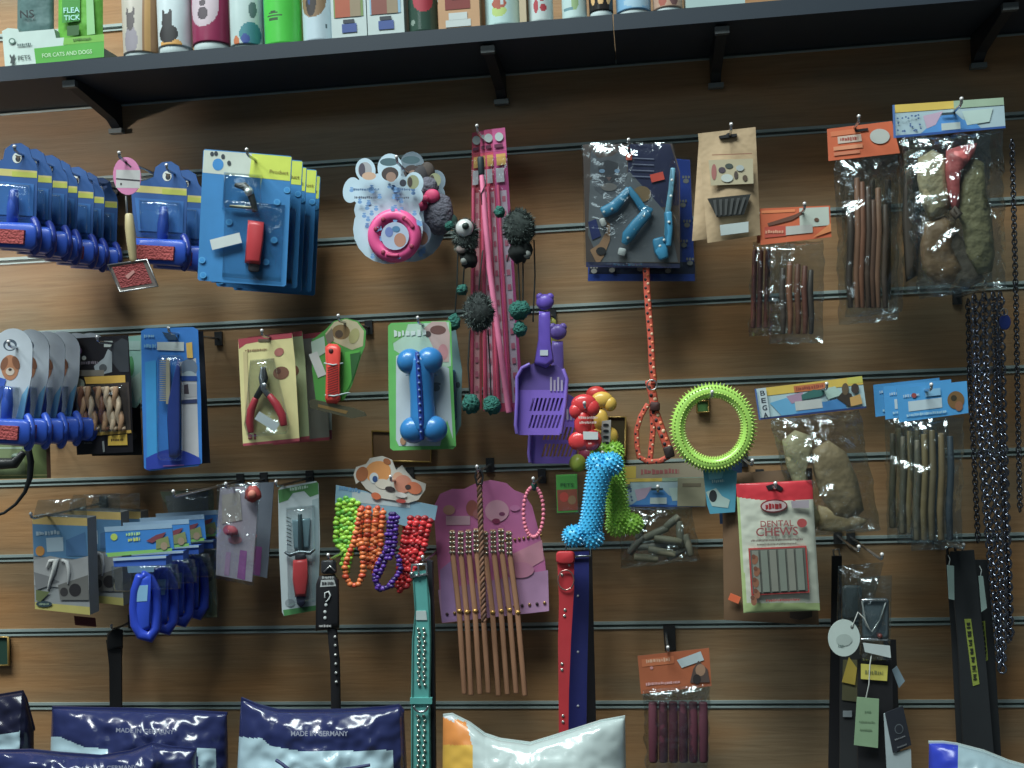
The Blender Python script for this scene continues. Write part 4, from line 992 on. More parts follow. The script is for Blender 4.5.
# comb blister
t = T('comb_pack', 'bright blue blister pack with steel comb and terrier picture', 'pet comb', 170, 330, .12)
with t.part('card') as b:
    b.slab([(141, 331), (146, 328.5), (193, 327), (198, 330), (201, 400), (202, 463), (198, 466), (149, 471), (144, 468), (142, 400)], m(25, 110, 190), 0, .0012, m(20, 60, 140))
    b.poly([(180, 362), (196, 358), (199, 461), (182, 462)], m(165, 165, 170)); b.poly(ell(189, 368, 8.5, 9), m(95, 110, 130)); b.poly(ell(189, 375, 6.5, 4), m(140, 155, 165)); b.poly(rect(184, 384, 197, 397), m(150, 150, 155)); b.poly([(184, 385), (188, 384), (189, 394), (184, 394)], m(60, 50, 60)); b.poly([(180, 376), (197, 376), (197, 381), (181, 381)], m(20, 60, 130)); b.poly([(181, 400), (197, 399), (197, 403), (181, 404)], m(40, 50, 90))
    b.poly([(145, 362), (156, 360), (157, 458), (147, 462)], m(20, 130, 190)); b.poly([(146, 470)] + [(146 + 54 * i / 10, 458 - 9 * math.sin(pi * i / 10)) for i in range(11)] + [(200, 464)], m(22, 50, 150))
    b.poly([(157, 342), (184, 342), (184, 351), (157, 350)], m(170, 180, 180)); b.poly([(186, 343), (192, 342), (193, 358), (187, 358)], m(200, 160, 60)); b.text('Pet', 149, 336, 4, m(110, 160, 190), width=10); b.text('comb', 150, 346, 5, m(90, 150, 190), width=12)
    b.poly([(162, 332), (175, 334), (178, 340), (168, 340)], m(30, 60, 90)); b.poly(band((163, 466), (184, 465), 1.1), m(120, 80, 150))
with t.part('comb') as b:
    CB = m(165, 155, 130, .4, .2)
    b.slab([(166, 358), (169.5, 358), (170, 404), (166, 404)], CB, .008, .010)
    for i in range(20): b.slab([(159.5, 360 + i * 2.1), (166, 360 + i * 2.1), (166, 361.1 + i * 2.1), (159.5, 360.8 + i * 2.1)], CB, .0085, .0095)
cm = b.obj
with t.part('comb_handle', cm) as b: b.dome([(168, 400), (178, 358), (180, 362), (180, 455), (176, 459), (169, 457), (167, 420)], m(28, 50, 120, .4), .004, .012)
with t.part('blister') as b: b.dome(rrect(157, 355, 183, 461, 4), BLIS, .001, .015)
hook(171, 334, .14, 'steel hook above the blue comb blister pack')
t = T('comb_pack', 'dark side of a second comb pack behind the blue blister', 'pet comb', 176, 334, .08)
with t.part('card') as b: b.slab([(152, 333), (203, 331), (210, 463), (160, 466)], m(35, 40, 52), 0, .0012)

# nail clippers
def clip_pack(label, dx, dy, d, front, cm_):
    t = T('nail_clipper_pack', label, 'nail clippers', 268 + dx, 335 + dy, d, 'cream nail clipper cards')
    o = lambda l: [(x + dx, y + dy) for x, y in l]
    with t.part('card') as b:
        b.slab(o([(238, 339), (292, 333), (295, 360), (299.5, 441), (243, 446)]), cm_, 0, .0008, m(120, 110, 90))
        b.poly(o([(238, 339), (292, 333), (292, 338), (262, 341), (246, 344), (239, 349)]), m(150, 45, 60)); b.poly(o([(243, 443.5), (299.5, 438), (299.5, 441), (243, 446)]), m(150, 55, 70))
        if front:
            b.poly(o(ell(281, 373, 8, 6.5, -10)), m(110, 70, 50)); b.poly(o(ell(278, 371, 3, 3)), m(80, 45, 35)); b.poly(o(ell(279, 352, 5, 4, -30)), m(155, 90, 80)); b.text('Nail Clipper', 256, 350, 3, m(120, 90, 60), ang=-4, width=22)
            b.text('M', 252, 436, 8, m(130, 50, 60), width=8); b.poly(o([(243, 352), (247, 351), (250, 432), (246, 434)]), m(175, 160, 110)); b.poly(o(rect(258, 339, 270, 341.5)), m(80, 70, 50))
    if front:
        with t.part('clippers') as b:
            b.tube([(262, 367, .007), (261.5, 378, .008), (264, 389, .010), (269, 396, .010)], [1.5, 3, 3.4, 3], m(130, 135, 140, .25, .8), seg=8)
            b.tube([(264, 367, .007), (266, 378, .008), (262, 388, .008), (256, 398, .008)], [1.5, 2.4, 3.4, 3], m(60, 62, 64, .3, .7), seg=8)
            b.ball(264, 386, .013, 3.2, SILVER, rz=1.5)
        cl = b.obj
        with t.part('grip', cl) as b: b.tube([(256, 398, .008), (251, 410, .008), (249.5, 422, .008), (251, 433, .008)], [3, 3.8, 3.8, 3], m(165, 35, 50, .35), seg=10)
        with t.part('grip', cl) as b: b.tube([(269, 395, .010), (276, 404, .010), (282, 415, .010), (284, 426, .010)], [3, 4, 4, 3.4], m(165, 35, 50, .35), seg=10)
        with t.part('price_sticker') as b: b.slab(rot(rect(255, 417, 279, 426), 32), m(165, 175, 178), .011, .0116)
        with t.part('blister') as b: b.dome([(250, 360), (274, 358), (290, 425), (286, 434), (248, 438), (244, 425)], BLIS, .001, .016)
    return t
clip_pack('front cream nail clipper card with red handled clippers and sticker', 0, 0, .135, True, m(190, 180, 120))
clip_pack('second cream nail clipper card with a greenish edge, behind the front one', 10, -2, .105, True, m(150, 165, 120))
clip_pack('third clipper card with dark red lower edge, nearest the green trimmer card', 30, -1, .06, False, m(120, 120, 110))
hook(264, 337, .155, 'steel hook above the nail clipper cards')

# trimmer on green round top card
t = T('trimmer_card', 'green card with dog photo and bright red handled stripping knife', 'grooming tool', 340, 325, .11)
with t.part('card') as b:
    b.slab([(312, 340), (325, 330), (334, 321), (346, 318), (358, 321), (366, 331), (365, 346), (361, 356), (352, 385), (344, 400), (328, 404), (316, 402), (312, 370)], m(60, 140, 50), 0, .0008, m(90, 120, 80))
    b.poly([(334, 322), (346, 319), (357, 322), (364, 331), (363, 346), (352, 350), (334, 342), (325, 334)], m(170, 160, 125)); b.poly(ell(341, 332, 9, 7.5), m(120, 95, 55)); b.poly(ell(339, 334, 4, 4), m(70, 55, 40)); b.poly(ell(354, 336, 5, 8, 20), m(150, 145, 90)); b.poly([(325, 336), (332, 328), (334, 340), (328, 345)], m(110, 100, 85))
    b.poly([(311, 342), (324, 336), (326, 352), (313, 360)], m(150, 175, 160)); b.poly(rot(rect(313, 352, 322, 377), -22), m(175, 180, 178)); b.poly([(345, 352), (360, 350), (350, 385), (343, 396)], m(70, 165, 50)); b.poly([(350, 354), (361, 352), (352, 382)], m(35, 90, 40))
with t.part('handle') as b:
    b.dome([(325, 347), (329, 343.5), (337, 344), (341, 348), (340, 372), (340.5, 400), (337, 404), (327, 403.5), (325, 399), (326, 372)], m(220, 50, 35, .35), .004, .016)
hd = b.obj
with t.part('grip_ribs', hd) as b:
    for i in range(13): b.slab(band((327.5, 368 + i * 2.4), (338, 364.5 + i * 2.4), .8), m(120, 25, 25), .0155, .0166)
    b.ball(331, 351, .016, 2.4, m(70, 20, 20), rz=1)
with t.part('blade') as b:
    b.slab([(309, 401), (312, 399), (354, 408), (364, 412), (366, 416), (352, 418.5), (310, 408)], m(125, 120, 95, .25, .8), .006, .010); b.poly([(318, 404), (348, 411), (346, 414), (318, 407)], m(140, 110, 60, .3, .5), .0102)
with t.part('cable_tie') as b: b.tube([(324, 363, .014), (333, 365, .0175), (343, 363, .012)], .7, WHITE, seg=5); b.tube([(325, 395, .014), (334, 396, .0175), (347, 393, .012), (350, 393, .008)], .7, WHITE, seg=5)
hook(340, 322, .13, 'steel hook behind the green trimmer card')
t = T('trimmer_card', 'pale card bottom edge hanging below and behind the green trimmer card', 'grooming tool', 325, 340, .05)
with t.part('card') as b: b.slab([(300, 345), (330, 342), (332, 439), (302, 441)], m(140, 150, 145), 0, .0008); b.n = 3; b.poly([(302, 432), (332, 430), (332, 439), (302, 441)], m(125, 60, 75)); b.poly(ell(313, 424, 5, 6), m(50, 50, 50))

# blue rubber bone card
t = T('rubber_bone_card', 'green and white card with a large translucent blue rubber bone', 'dog toy', 418, 325, .10)
with t.part('card') as b:
    b.slab([(388, 326), (391, 323), (449, 320.5), (451, 323), (453, 380), (456, 446), (453, 449), (393, 450.5), (390, 448), (388.5, 390)], m(80, 165, 75), 0, .0012)
    b.poly([(391, 325), (449, 322), (451, 366), (430, 372), (410, 360), (394, 350)], m(150, 180, 160)); b.poly([(391, 325), (408, 324), (404, 336), (392, 344)], m(90, 160, 75)); b.poly([(396, 356), (400, 354), (449, 368), (453, 440), (449, 446), (399, 446), (396, 440)], m(165, 178, 185))
    b.poly([(424, 328), (432, 321.5), (446, 321.5), (450, 334), (449, 362), (440, 362), (432, 345)], m(165, 140, 135)); b.poly(ell(438, 330, 8, 4.6), m(95, 60, 55)); b.poly(ell(443, 352, 5, 8), m(165, 110, 115)); b.poly(ell(428, 334, 3, 3), m(60, 50, 50))
    b.text('Dental', 410, 333, 8, m(175, 190, 185), ang=-2, width=32); b.poly(ell(436, 388, 4, 3.4), m(110, 120, 125)); b.poly(ell(436, 384, 5, 1.6), m(110, 120, 125)); b.poly(ell(403, 441, 3, 4), m(150, 110, 80)); b.poly([(447, 420), (455, 446), (440, 446)], m(90, 165, 80))
with t.part('rubber_bone') as b:
    RB = m(15, 110, 175, .3, coat=.15)
    b.tube([(421, 356, .018), (421.5, 375, .017), (422, 395, .016), (423, 415, .017), (423.5, 432, .018)], [13, 12.4, 11.6, 12.4, 13], RB, seg=16)
    for x, y, r in ((410, 361.5, 13), (429.5, 360.5, 13.5), (413.5, 430, 13.5), (434, 429, 13.5)): b.ball(x, y, .019, r, RB, ry=r * .98, rz=r * .9, seg=18, rings=12)
bn = b.obj
with t.part('ridge', bn) as b:
    b.tube([(417, 352, .030), (418.5, 365, .031), (420, 395, .0295), (421.5, 420, .031), (422, 440, .030)], [2, 3, 3, 3, 2], m(18, 55, 140, .4), seg=8)
    for i in range(12): b.ball(418 + i * .25, 355 + i * 7, .0345, 1.3, m(90, 120, 170), seg=8, rings=5)
with t.part('cable_tie') as b: b.tube([(406, 375, .006), (423, 376, .0285), (437, 375, .006)], .5, m(60, 120, 160), seg=5)
t = T('rubber_bone_card', 'second bone card with pale blue edge behind the large blue bone', 'dog toy', 440, 325, .055)
with t.part('card') as b: b.slab([(402, 328), (455, 325), (462, 370), (461, 425), (455, 438), (400, 440)], m(95, 130, 135), 0, .0012); b.n = 3; b.poly(ell(458, 385, 2.4, 3), m(50, 70, 75))
with t.part('rubber_bone') as b: b.tube([(448, 370, .008), (449, 420, .008)], 8, m(20, 85, 110, .2), seg=12)
hook(419, 324, .12, 'steel hook above the blue rubber bone card')

# small brass framed plates on the wall
def plaque(label, q, inner, d=.006):
    t = T('framed_tag', label, 'tag', q[0][0], q[0][1], d)
    with t.part('panel') as b: b.slab(q, inner, -.004, .0005)
    with t.part('brass_frame') as b: b.tube([(x, y, .002) for x, y in q], 1.2, m(150, 120, 50, .3, .6), closed=True, seg=6)
plaque('brass framed brown plate on the wall under the blue bone card', [(372, 431), (431, 433), (431, 462), (373, 461)], m(100, 74, 48, .3))
plaque('brass framed dark plate on the wall beside the red heart toys', [(604, 417), (625.5, 417), (625.5, 456), (604, 455)], m(60, 52, 34, .2))
plaque('small green plate on the wall seen through the yellow ring', [(696.5, 401), (708.5, 400.5), (709, 412), (697, 412.5)], m(60, 105, 50, .4))
plaque('small dark plate at the left edge under the grey cat litter pack', [(-8, 637), (8, 637), (9, 665), (-8, 666)], m(30, 60, 50, .4))

# red and yellow squeaky toys
def bear(label, dx, dy, d, c, k=1.0):
    t = T('vinyl_toy', label, 'dog toy', 584 + dx, 402 + dy, d, 'small vinyl toys on tags')
    with t.part('toy_body') as b:
        for x, y, rx, ry in ((584, 404, 13, 10), (576, 411, 7, 8), (592, 408, 8, 9), (583, 424, 9, 14), (580, 441, 12, 10), (591, 440, 11, 11)): b.ball(x + dx, y + dy, .006, rx * k, c, ry=ry * k, rz=6, seg=14, rings=9)
    return t
t = bear('glossy red vinyl toy with white writing and a white sticker', 0, 0, .115, m(195, 35, 40, .25))
with t.part('printed_text') as b:
    b.text('SQUEAKY', 588, 417.5, 3.4, m(200, 170, 165), .0145, width=19); b.text('TOY FOR DOGS', 588, 422.5, 3, m(200, 170, 165), .0145, width=17); b.text('PET', 590, 443.5, 2, m(200, 160, 150), .0145)
with t.part('price_sticker') as b: b.slab([(583, 431.5), (598, 432), (598, 439.5), (583.5, 439.5)], m(180, 185, 185), .0135, .0145)
bear('yellow vinyl toy half behind the red one', 18, -4, .09, m(195, 155, 40, .3), .85)
bear('red vinyl toy peeking out behind the yellow toy', 12, -10, .07, m(185, 40, 35, .3), .8)
bear('magenta vinyl toy low behind the red toy and blue bone', 8, 14, .06, m(150, 50, 80, .3), .85)
t = T('striped_toy', 'small black and white laddered strip beside the red vinyl toy', 'dog toy', 606, 421, .10)
with t.part('strip') as b: b.slab([(602, 421), (611, 420), (610, 447), (600, 448)], m(150, 145, 140), 0, .003); b.n = 25; [b.poly(ell(606, 425 + i * 6, 3, 1.4), BLACK) for i in range(4)]
hook(585, 409, .135, 'steel hook through the red vinyl toy')

# spiky bones
def spiky_bone(label, dx, dy, d, c, seed=0, sx=1):
    t = T('spiky_bone', label, 'dog toy', 596 + dx, 462 + dy, d, 'spiky rubber bones')
    cx0 = 596; o = lambda x: cx0 + (x - cx0) * sx + dx
    sc = S(596, 500, d)
    path = [(603, 463), (598, 480), (594.5, 500), (592, 518), (588, 534)]
    lobes = [(597, 464, 10, 10.5), (611, 464, 11, 11), (574, 536, 11, 10), (592, 537, 11, 11)]
    with t.part('bone') as b:
        b.tube([(o(x), y + dy, .012) for x, y in path], [13, 11.5, 10.5, 10.5, 12], c, seg=18)
        for x, y, rx, ry in lobes: b.ball(o(x), y + dy, .013, rx, c, ry=ry, rz=rx * .9, seg=16, rings=10)
    bo = b.obj
    with t.part('rubber_spikes', bo) as b:
        vs = []; fs = []
        def spike(p, n, l=2.6, w=1.5):
            a = Vector((0, 0, 1)) if abs(n.z) < .8 else Vector((1, 0, 0)); u = n.cross(a).normalized() * w * sc; v = n.cross(u).normalized() * w * sc
            k = len(vs); vs.extend([p + u, p + v, p - u, p - v, p + n * l * sc]); fs.extend([(k, k + 1, k + 4), (k + 1, k + 2, k + 4), (k + 2, k + 3, k + 4), (k + 3, k, k + 4)])
        for i in range(24):
            v = i / 23 * (len(path) - 1); j = min(int(v), len(path) - 2); q_ = v - j
            x = path[j][0] + (path[j + 1][0] - path[j][0]) * q_; y = path[j][1] + (path[j + 1][1] - path[j][1]) * q_; r = [13, 11.5, 10.5, 10.5, 12]; rr_ = r[j] + (r[j + 1] - r[j]) * q_
            c0 = P(o(x), y + dy, d + .012)
            for a in range(14):
                an = 2 * pi * (a + .5 * (i % 2)) / 14; n = Vector((math.cos(an), math.sin(an), 0)); spike(c0 + n * rr_ * sc * .97, n)
        for x, y, rx, ry in lobes:
            c0 = P(o(x), y + dy, d + .013)
            for i in range(90):
                z = 1 - 2 * (i + .5) / 90; a = i * 2.39996; q_ = math.sqrt(1 - z * z); n = Vector((q_ * math.cos(a), q_ * math.sin(a), z)); spike(c0 + Vector((n.x * rx, n.y * rx * .9, n.z * ry)) * sc * .97, n)
        b.add(vs, fs, c)
    return t
spiky_bone('bright blue spiky rubber dog bone, front of the bones', 0, 0, .12, m(20, 150, 215, .3, gain=1.6))
spiky_bone('lime green spiky rubber bone half behind the blue one', 18, -12, .085, m(130, 185, 40, .35), sx=-.8)
t = T('rubber_ball', 'yellow green rubber ball tucked behind the top of the blue spiky bone', 'dog toy', 578, 463, .07, 'small rubber balls behind the bones')
with t.part('ball') as b: b.ball(578, 463, 0, 9, m(150, 165, 40, .35), ry=9)
t = T('rubber_ball', 'small pale green rubber ball above the blue spiky bone', 'dog toy', 610, 449, .09, 'small rubber balls behind the bones')
with t.part('ball') as b: b.ball(610, 449, 0, 6, m(130, 170, 90, .35))
t = T('rubber_ball', 'small magenta rubber ball between the lime bone and the chew bag', 'dog toy', 615, 512, .06, 'small rubber balls behind the bones')
with t.part('ball') as b: b.ball(615, 512, 0, 6.5, m(140, 30, 70, .35))
hook(603, 458, .115, 'steel hook holding the spiky rubber bones')

t = T('mini_card', 'tiny green and red card with dog picture left of the blue spiky bone', 'pet tag', 566, 476, .08)
with t.part('card') as b: b.slab([(556, 475), (577, 474), (578, 512), (557, 513)], m(70, 150, 50), 0, .001); b.n = 5; b.poly([(557, 490), (577, 489), (578, 510), (558, 511)], m(150, 70, 45)); b.poly(ell(564, 497, 4.5, 5), m(195, 60, 40)); b.poly(ell(572, 500, 4, 4.5), m(150, 110, 70)); b.text('PETS', 567, 485, 3.6, m(40, 90, 40), width=13)
with t.part('sleeve') as b: b.slab([(555, 473), (579, 472), (580, 514), (556, 515)], BLIS, .003, .0034)

# yellow ring
t = T('spiky_ring', 'large yellow green spiked rubber ring toy', 'dog toy', 712, 398, .095)
n = 64; RC = m(150, 200, 70, .25, coat=.3); sc = S(712, 428, .095)
with t.part('ring') as b:
    b.tube([(713 + 35 * math.cos(2 * pi * i / n), 427.5 + 36.5 * math.sin(2 * pi * i / n), .008) for i in range(n)], 6.5, RC, closed=True, seg=14)
rg = b.obj
with t.part('rubber_spikes', rg) as b:
    c0 = P(713, 427.5, .103); vs = []; fs = []
    ux = (P(714, 427.5, .103) - c0); uy = (P(713, 428.5, .103) - c0)
    for k, (an, l) in enumerate(((0, 3.6), (55, 2.6), (105, 2), (-55, 2.6), (180, 2.0), (-105, 2), (150, 2))):
        for i in range(72):
            a = 2 * pi * (i + .5 * (k % 2)) / 72; rad = (ux * math.cos(a) + uy * math.sin(a)); rad_n = rad.normalized(); n_ = (rad_n * math.cos(math.radians(an)) + Vector((0, -1, 0)) * math.sin(math.radians(an))).normalized()
            ctr = c0 + ux * 35 * math.cos(a) + uy * 36.5 * math.sin(a); p = ctr + n_ * 6.2 * sc; tng = (ux * -math.sin(a) + uy * math.cos(a)).normalized() * 1.25 * sc; w_ = n_.cross(tng).normalized() * 1.25 * sc
            q = len(vs); vs += [p + tng, p + w_, p - tng, p - w_, p + n_ * l * sc]; fs += [(q, q + 1, q + 4), (q + 1, q + 2, q + 4), (q + 2, q + 3, q + 4), (q + 3, q, q + 4)]
    b.add(vs, fs, m(160, 190, 75, .3))
with t.part('card_tag') as b:
    b.slab([(703, 470), (728, 468), (737, 472), (735, 512), (710, 514), (707, 505)], m(60, 140, 165), -.002, -.001); b.n = -12
    b.poly([(706, 492), (716, 488), (722, 496), (730, 500), (728, 508), (712, 506)], m(150, 175, 170), -.0006); b.poly(ell(713, 496, 4, 6), m(35, 40, 45), -.0004); b.poly([(708, 472), (724, 471), (722, 478), (709, 480)], m(100, 170, 190), -.0004); b.text('TPR', 718, 481, 4, m(160, 190, 190), -.0003, -5, 12)
hook(712, 398, .12, 'steel hook holding the yellow spiked ring')
t = T('toy_card', 'dark blue toy card behind the teal tag of the yellow ring', 'dog toy', 725, 470, .06)
with t.part('card') as b: b.slab([(716, 462), (742, 458), (742, 522), (720, 524)], m(30, 60, 95), 0, .001); b.n = 4; b.poly([(728, 490), (740, 486), (740, 520), (724, 522)], m(50, 45, 60))

# tendon chew bag
def hd3(b, q):
    blue_header(strip=.12)(b, q)
    b.poly(sub(q, .71, .02, 1, .98), m(140, 135, 110)); b.poly(sub(q, 0, .0, .22, .2), m(195, 175, 55)); b.poly(sub(q, .76, .2, .95, .32), m(110, 100, 80))
t = header_bag('chew_bag', 'wide bag of short grey chews under a blue, white and beige header', 'dog chews', [(608.5, 479), (706, 477), (705.5, 507), (608, 506.5)], [(618, 507), (693, 507), (700, 560), (621, 569)], .05, FILM, header=hd3, th=.02, crump=.006, seed=11)
for i, (x, y, a, l) in enumerate(((642, 527, -70, 26), (656, 533, -25, 26), (668, 540, 8, 28), (652, 546, -5, 30), (680, 534, 85, 26), (662, 552, 12, 28), (636, 545, -50, 22), (688, 545, 75, 22), (646, 558, 5, 24), (676, 553, -30, 20), (672, 522, -40, 18))):
    ca, sa = math.cos(math.radians(a)) * l / 2, math.sin(math.radians(a)) * l / 2
    with t.part('chew_roll') as b: b.tube([(x - ca, y - sa, .004 + .003 * (i % 3)), (x, y, .005 + .003 * (i % 3)), (x + ca, y + sa, .004 + .003 * (i % 3))], [3.6, 4, 3.6], m(98 + 8 * (i % 3), 98 + 6 * (i % 3), 88, .6), seg=10)
t = T('header_card', 'yellow and pink printed card strip above the wide chew bag', 'dog chews', 655, 470, .02)
with t.part('card') as b: b.slab([(608, 466), (703, 462), (704, 484), (609, 486)], m(140, 130, 110), 0, .001); b.n = 4; b.poly([(610, 467), (636, 466), (636, 478), (610, 479)], m(185, 160, 45)); b.text('RAWHIDE', 660, 471.5, 6, m(150, 80, 80), ang=-2, width=38)
hook(658, 492, .10, 'steel hook through the wide chew bag header')

# letter header bag
def hd4(b, q):
    b.slab(q, m(150, 178, 185), .001, .002, m(50, 80, 130)); b.n = 14
    b.poly(sub(q, .1, 0, 1, .26), m(195, 165, 50)); b.poly(sub(q, .86, 0, 1, .2), m(180, 175, 60)); b.poly(sub(q, .36, .06, .66, .26), m(175, 95, 45)); b.text('RAWHIDE', *inq(q, .51, .16), 4, m(130, 55, 45), ang=-7, width=28)
    b.poly([inq(q, .12, .5), inq(q, .28, .4), inq(q, .4, .75), inq(q, .66, .98), inq(q, .22, .98)], m(80, 150, 190)); b.poly([inq(q, .5, .7), inq(q, .8, .6), inq(q, .82, .95), inq(q, .3, .98)], m(50, 120, 180))
    b.poly([inq(q, .28, .35), inq(q, .44, .28), inq(q, .42, .55), inq(q, .32, .6)], m(150, 120, 145)); b.poly([inq(q, .42, .36), inq(q, .54, .24), inq(q, .66, .34), inq(q, .6, .48), inq(q, .42, .52)], m(40, 95, 90)); b.poly(sub(q, .35, .55, .6, .84), m(165, 170, 168)); b.poly([inq(q, .62, .25), inq(q, .74, .22), inq(q, .8, .5), inq(q, .66, .6)], m(150, 180, 170))
    b.poly([inq(q, .74, .6), inq(q, .8, .42), inq(q, .88, .5), inq(q, .9, .8), inq(q, .84, .9)], m(50, 42, 36)); b.poly(ell(*inq(q, .83, .34), 3.5, 6), m(90, 75, 55)); b.poly(ell(*inq(q, .92, .36), 4, 5), m(60, 50, 45)); b.poly([inq(q, .86, .62), inq(q, .96, .55), inq(q, .97, .85), inq(q, .86, .9)], m(180, 140, 70))
    b.poly(sub(q, 0, .94, 1, 1), m(30, 50, 100)); b.poly(sub(q, 0, 0, .015, 1), m(60, 90, 150)); b.poly(sub(q, .03, 0, .105, .94), m(165, 180, 185))
    for i, ch in enumerate('BEGA'): c = inq(q, .068, .16 + .235 * i); b.text(ch, c[0], c[1], 5, m(35, 45, 60), ang=-7, width=4.6)
t = header_bag('rawhide_bag', 'rawhide bag with a letter striped yellow and blue header and dog picture', 'dog chews', [(754.6, 389), (862, 376), (866.5, 408), (759, 420)], [(770, 420), (859, 410), (881, 530), (798, 537)], .10, FILM2, header=hd4, th=.026, crump=.009, seed=13)
chunk(t, 'rawhide_piece', [(782, 440), (795, 430), (812, 436), (812, 452), (806, 470), (812, 500), (822, 520), (815, 530), (800, 520), (796, 490), (786, 465)], -.006, .012, m(155, 145, 108, .55, bump=.4))
chunk(t, 'rawhide_piece', [(812, 450), (828, 440), (846, 452), (858, 480), (864, 510), (850, 524), (834, 520), (820, 495), (813, 470)], -.006, .014, m(135, 115, 80, .55, bump=.4))
chunk(t, 'rawhide_piece', [(818, 505), (845, 512), (868, 520), (860, 528), (835, 532), (818, 530)], -.004, .010, m(165, 140, 95, .55, bump=.4))
hook(826, 390, .125, 'steel hook through the letter striped header')

# light blue header bags
def hd5(b, q):
    b.slab(q, m(50, 140, 200), .001, .002, m(40, 90, 150)); b.n = 14
    b.poly(sub(q, .15, .42, .63, .72), m(165, 185, 195)); c = inq(q, .83, .55); b.poly(ell(c[0], c[1], 8.5, 9), m(110, 80, 40)); b.poly(ell(c[0] - 2, c[1] - 2, 3, 3), m(50, 45, 30)); b.poly(ell(c[0] + 3, c[1] + 6, 4, 5), m(130, 85, 55))
    b.text('Dog treats', *inq(q, .2, .25), 4, m(150, 180, 200), ang=-7, width=16); b.poly(ell(*inq(q, .24, .26), 2.6, 2.4), m(140, 60, 60)); b.poly(sub(q, .4, .12, .62, .34), m(110, 165, 200)); b.text('natural chew', *inq(q, .4, .84), 3.4, m(140, 185, 205), ang=-6, width=40)
t5 = header_bag('sinew_bag', 'front bag of olive chew sticks under a light blue header with dog picture', 'dog chews', [(896.5, 388.5), (966.8, 381), (968.5, 413), (899, 422.5)], [(909, 422), (964, 416), (962, 548), (911, 551)], .13, FILM, 'light blue header chew bags', header=hd5, seed=15)
for x, y0, c in ((924, 434, (110, 95, 60)), (932, 430, (100, 88, 62)), (941, 433, (115, 95, 60)), (917, 440, (78, 76, 62)), (950, 436, (50, 62, 72))):
    chew(t5, [(x, y0, .002), (x + 1, 470, .004), (x - 1, 510, .004), (x, 540, .002)], [3, 3.6, 3.6, 3.4], m(*c, .5))
copy_thing(t5.e, (-.006, .035, .002), 'light blue header chew bag second from the front', 'light blue header chew bags')
copy_thing(t5.e, (-.010, .065, .004), 'rearmost light blue header chew bag against the wall', 'light blue header chew bags')
hook(930, 391, .15, 'steel hook through the light blue header bags')

# dental chews
t = T('dental_chews_pouch', 'red and white dental chews pouch with a window of grey sticks', 'dog chews', 774, 487, .125)
q = [(736, 484), (812, 480), (820, 610.5), (743.5, 613)]
RD = m(185, 30, 45, .3); CR = m(175, 180, 165, .35); GRN = m(150, 170, 110, .35)
def fn(x, y):
    v = (y - 482) / 130
    if y < 497 + (x - 736) * .02 + 3 * math.sin((x - 736) / 26): return RD
    if v > .93 or x < 738 + (y - 484) * .06 + (2 if v > .7 else 0): return GRN
    return CR
with t.part('pouch') as b: b.pillow([q[0], q[1]], [q[3], lerp(q[3], q[2], .5), q[2]], .007, CR, nx=60, ny=170, crump=.0009, fn=fn, pw=.5)
with t.part('window') as b:
    w = [(750, 550), (805, 547.5), (808, 591), (753, 594)]
    b.slab([(748.5, 548.5), (806.5, 546), (809.5, 592.5), (751.5, 595.5)], m(165, 45, 45), .0055, .0080); b.slab(w, m(85, 88, 82, .3), .0060, .0084)
    b.n = 65
with t.part('chew_sticks_print') as b:
    for i in range(6): b.slab(sub(w, .03 + i * .16, .03, .15 + i * .16, .97), m(120 - 6 * (i % 2), 122, 112, .35), .0082, .0094)
with t.part('printed_label') as b:
    b.slab(ell(774, 506, 13.5, 6.5, -3), m(120, 20, 30), .0060, .0086); b.n = 70; b.poly(ell(774, 506, 12.3, 5.4, -3), m(185, 165, 165), .0089); b.text('Dogs', 774, 506, 6.5, m(150, 20, 30), .0092, -3, 17)
    b.text('DENTAL', 777, 523.5, 6.2, m(150, 75, 75), .0090, -2, 33); b.text('CHEWS', 777, 531.5, 8.5, m(140, 65, 68), .0092, -2, 42); b.text('Cleaning, Removing Tartar', 777, 540, 2.6, m(110, 90, 85), .0092, -2, 52); b.text('for healthy teeth', 777, 544, 2.2, m(120, 105, 95), .0092, -2, 40)
    b.poly(ell(802, 523, 5, 4.4), m(160, 60, 60), .0086); b.poly([(791, 501), (809, 500), (809, 508), (792, 508)], m(150, 140, 150), .0086); b.text('Dental Chews', 783, 600, 3, m(150, 60, 60), .0088, -2, 34)
    for x, y in ((755, 560), (757, 572), (756, 583), (757, 594), (754, 601)): b.poly(ell(x, y, 3, 4.6, 15 * (y % 3 - 1)), m(135, 85, 60), .0096); b.poly(ell(x - 1.5, y - 3.4, 2, 2.2), m(110, 65, 48), .0098)
with t.part('hang_hole') as b: b.slab([(766, 486), (774, 484), (776, 482.5), (779, 485), (783, 488), (781, 491), (776, 489), (768, 490)], BLACK, .0, .0052)
hook(775, 489, .145, 'steel hook through the dental chews pouch')
t = T('treat_pouch', 'brown kraft pouch behind the dental chews with an orange price sticker', 'treat pouch', 765, 476, .08)
with t.part('pouch') as b: b.pillow([(722, 474), (812, 468)], [(724, 620), (819, 625)], .008, m(105, 78, 52, .6), nx=14, ny=20, crump=.001)
with t.part('price_sticker') as b: b.slab(rot(rect(729, 595, 740, 602), 22), m(225, 90, 35), .008, .0092)
with t.part('bottom_print') as b: b.slab([(790, 612), (812, 611), (812, 617), (800, 620), (790, 618)], m(50, 40, 32), .004, .0060)
hook(752, 466, .10, 'dark steel hook behind the dental chews pouch')

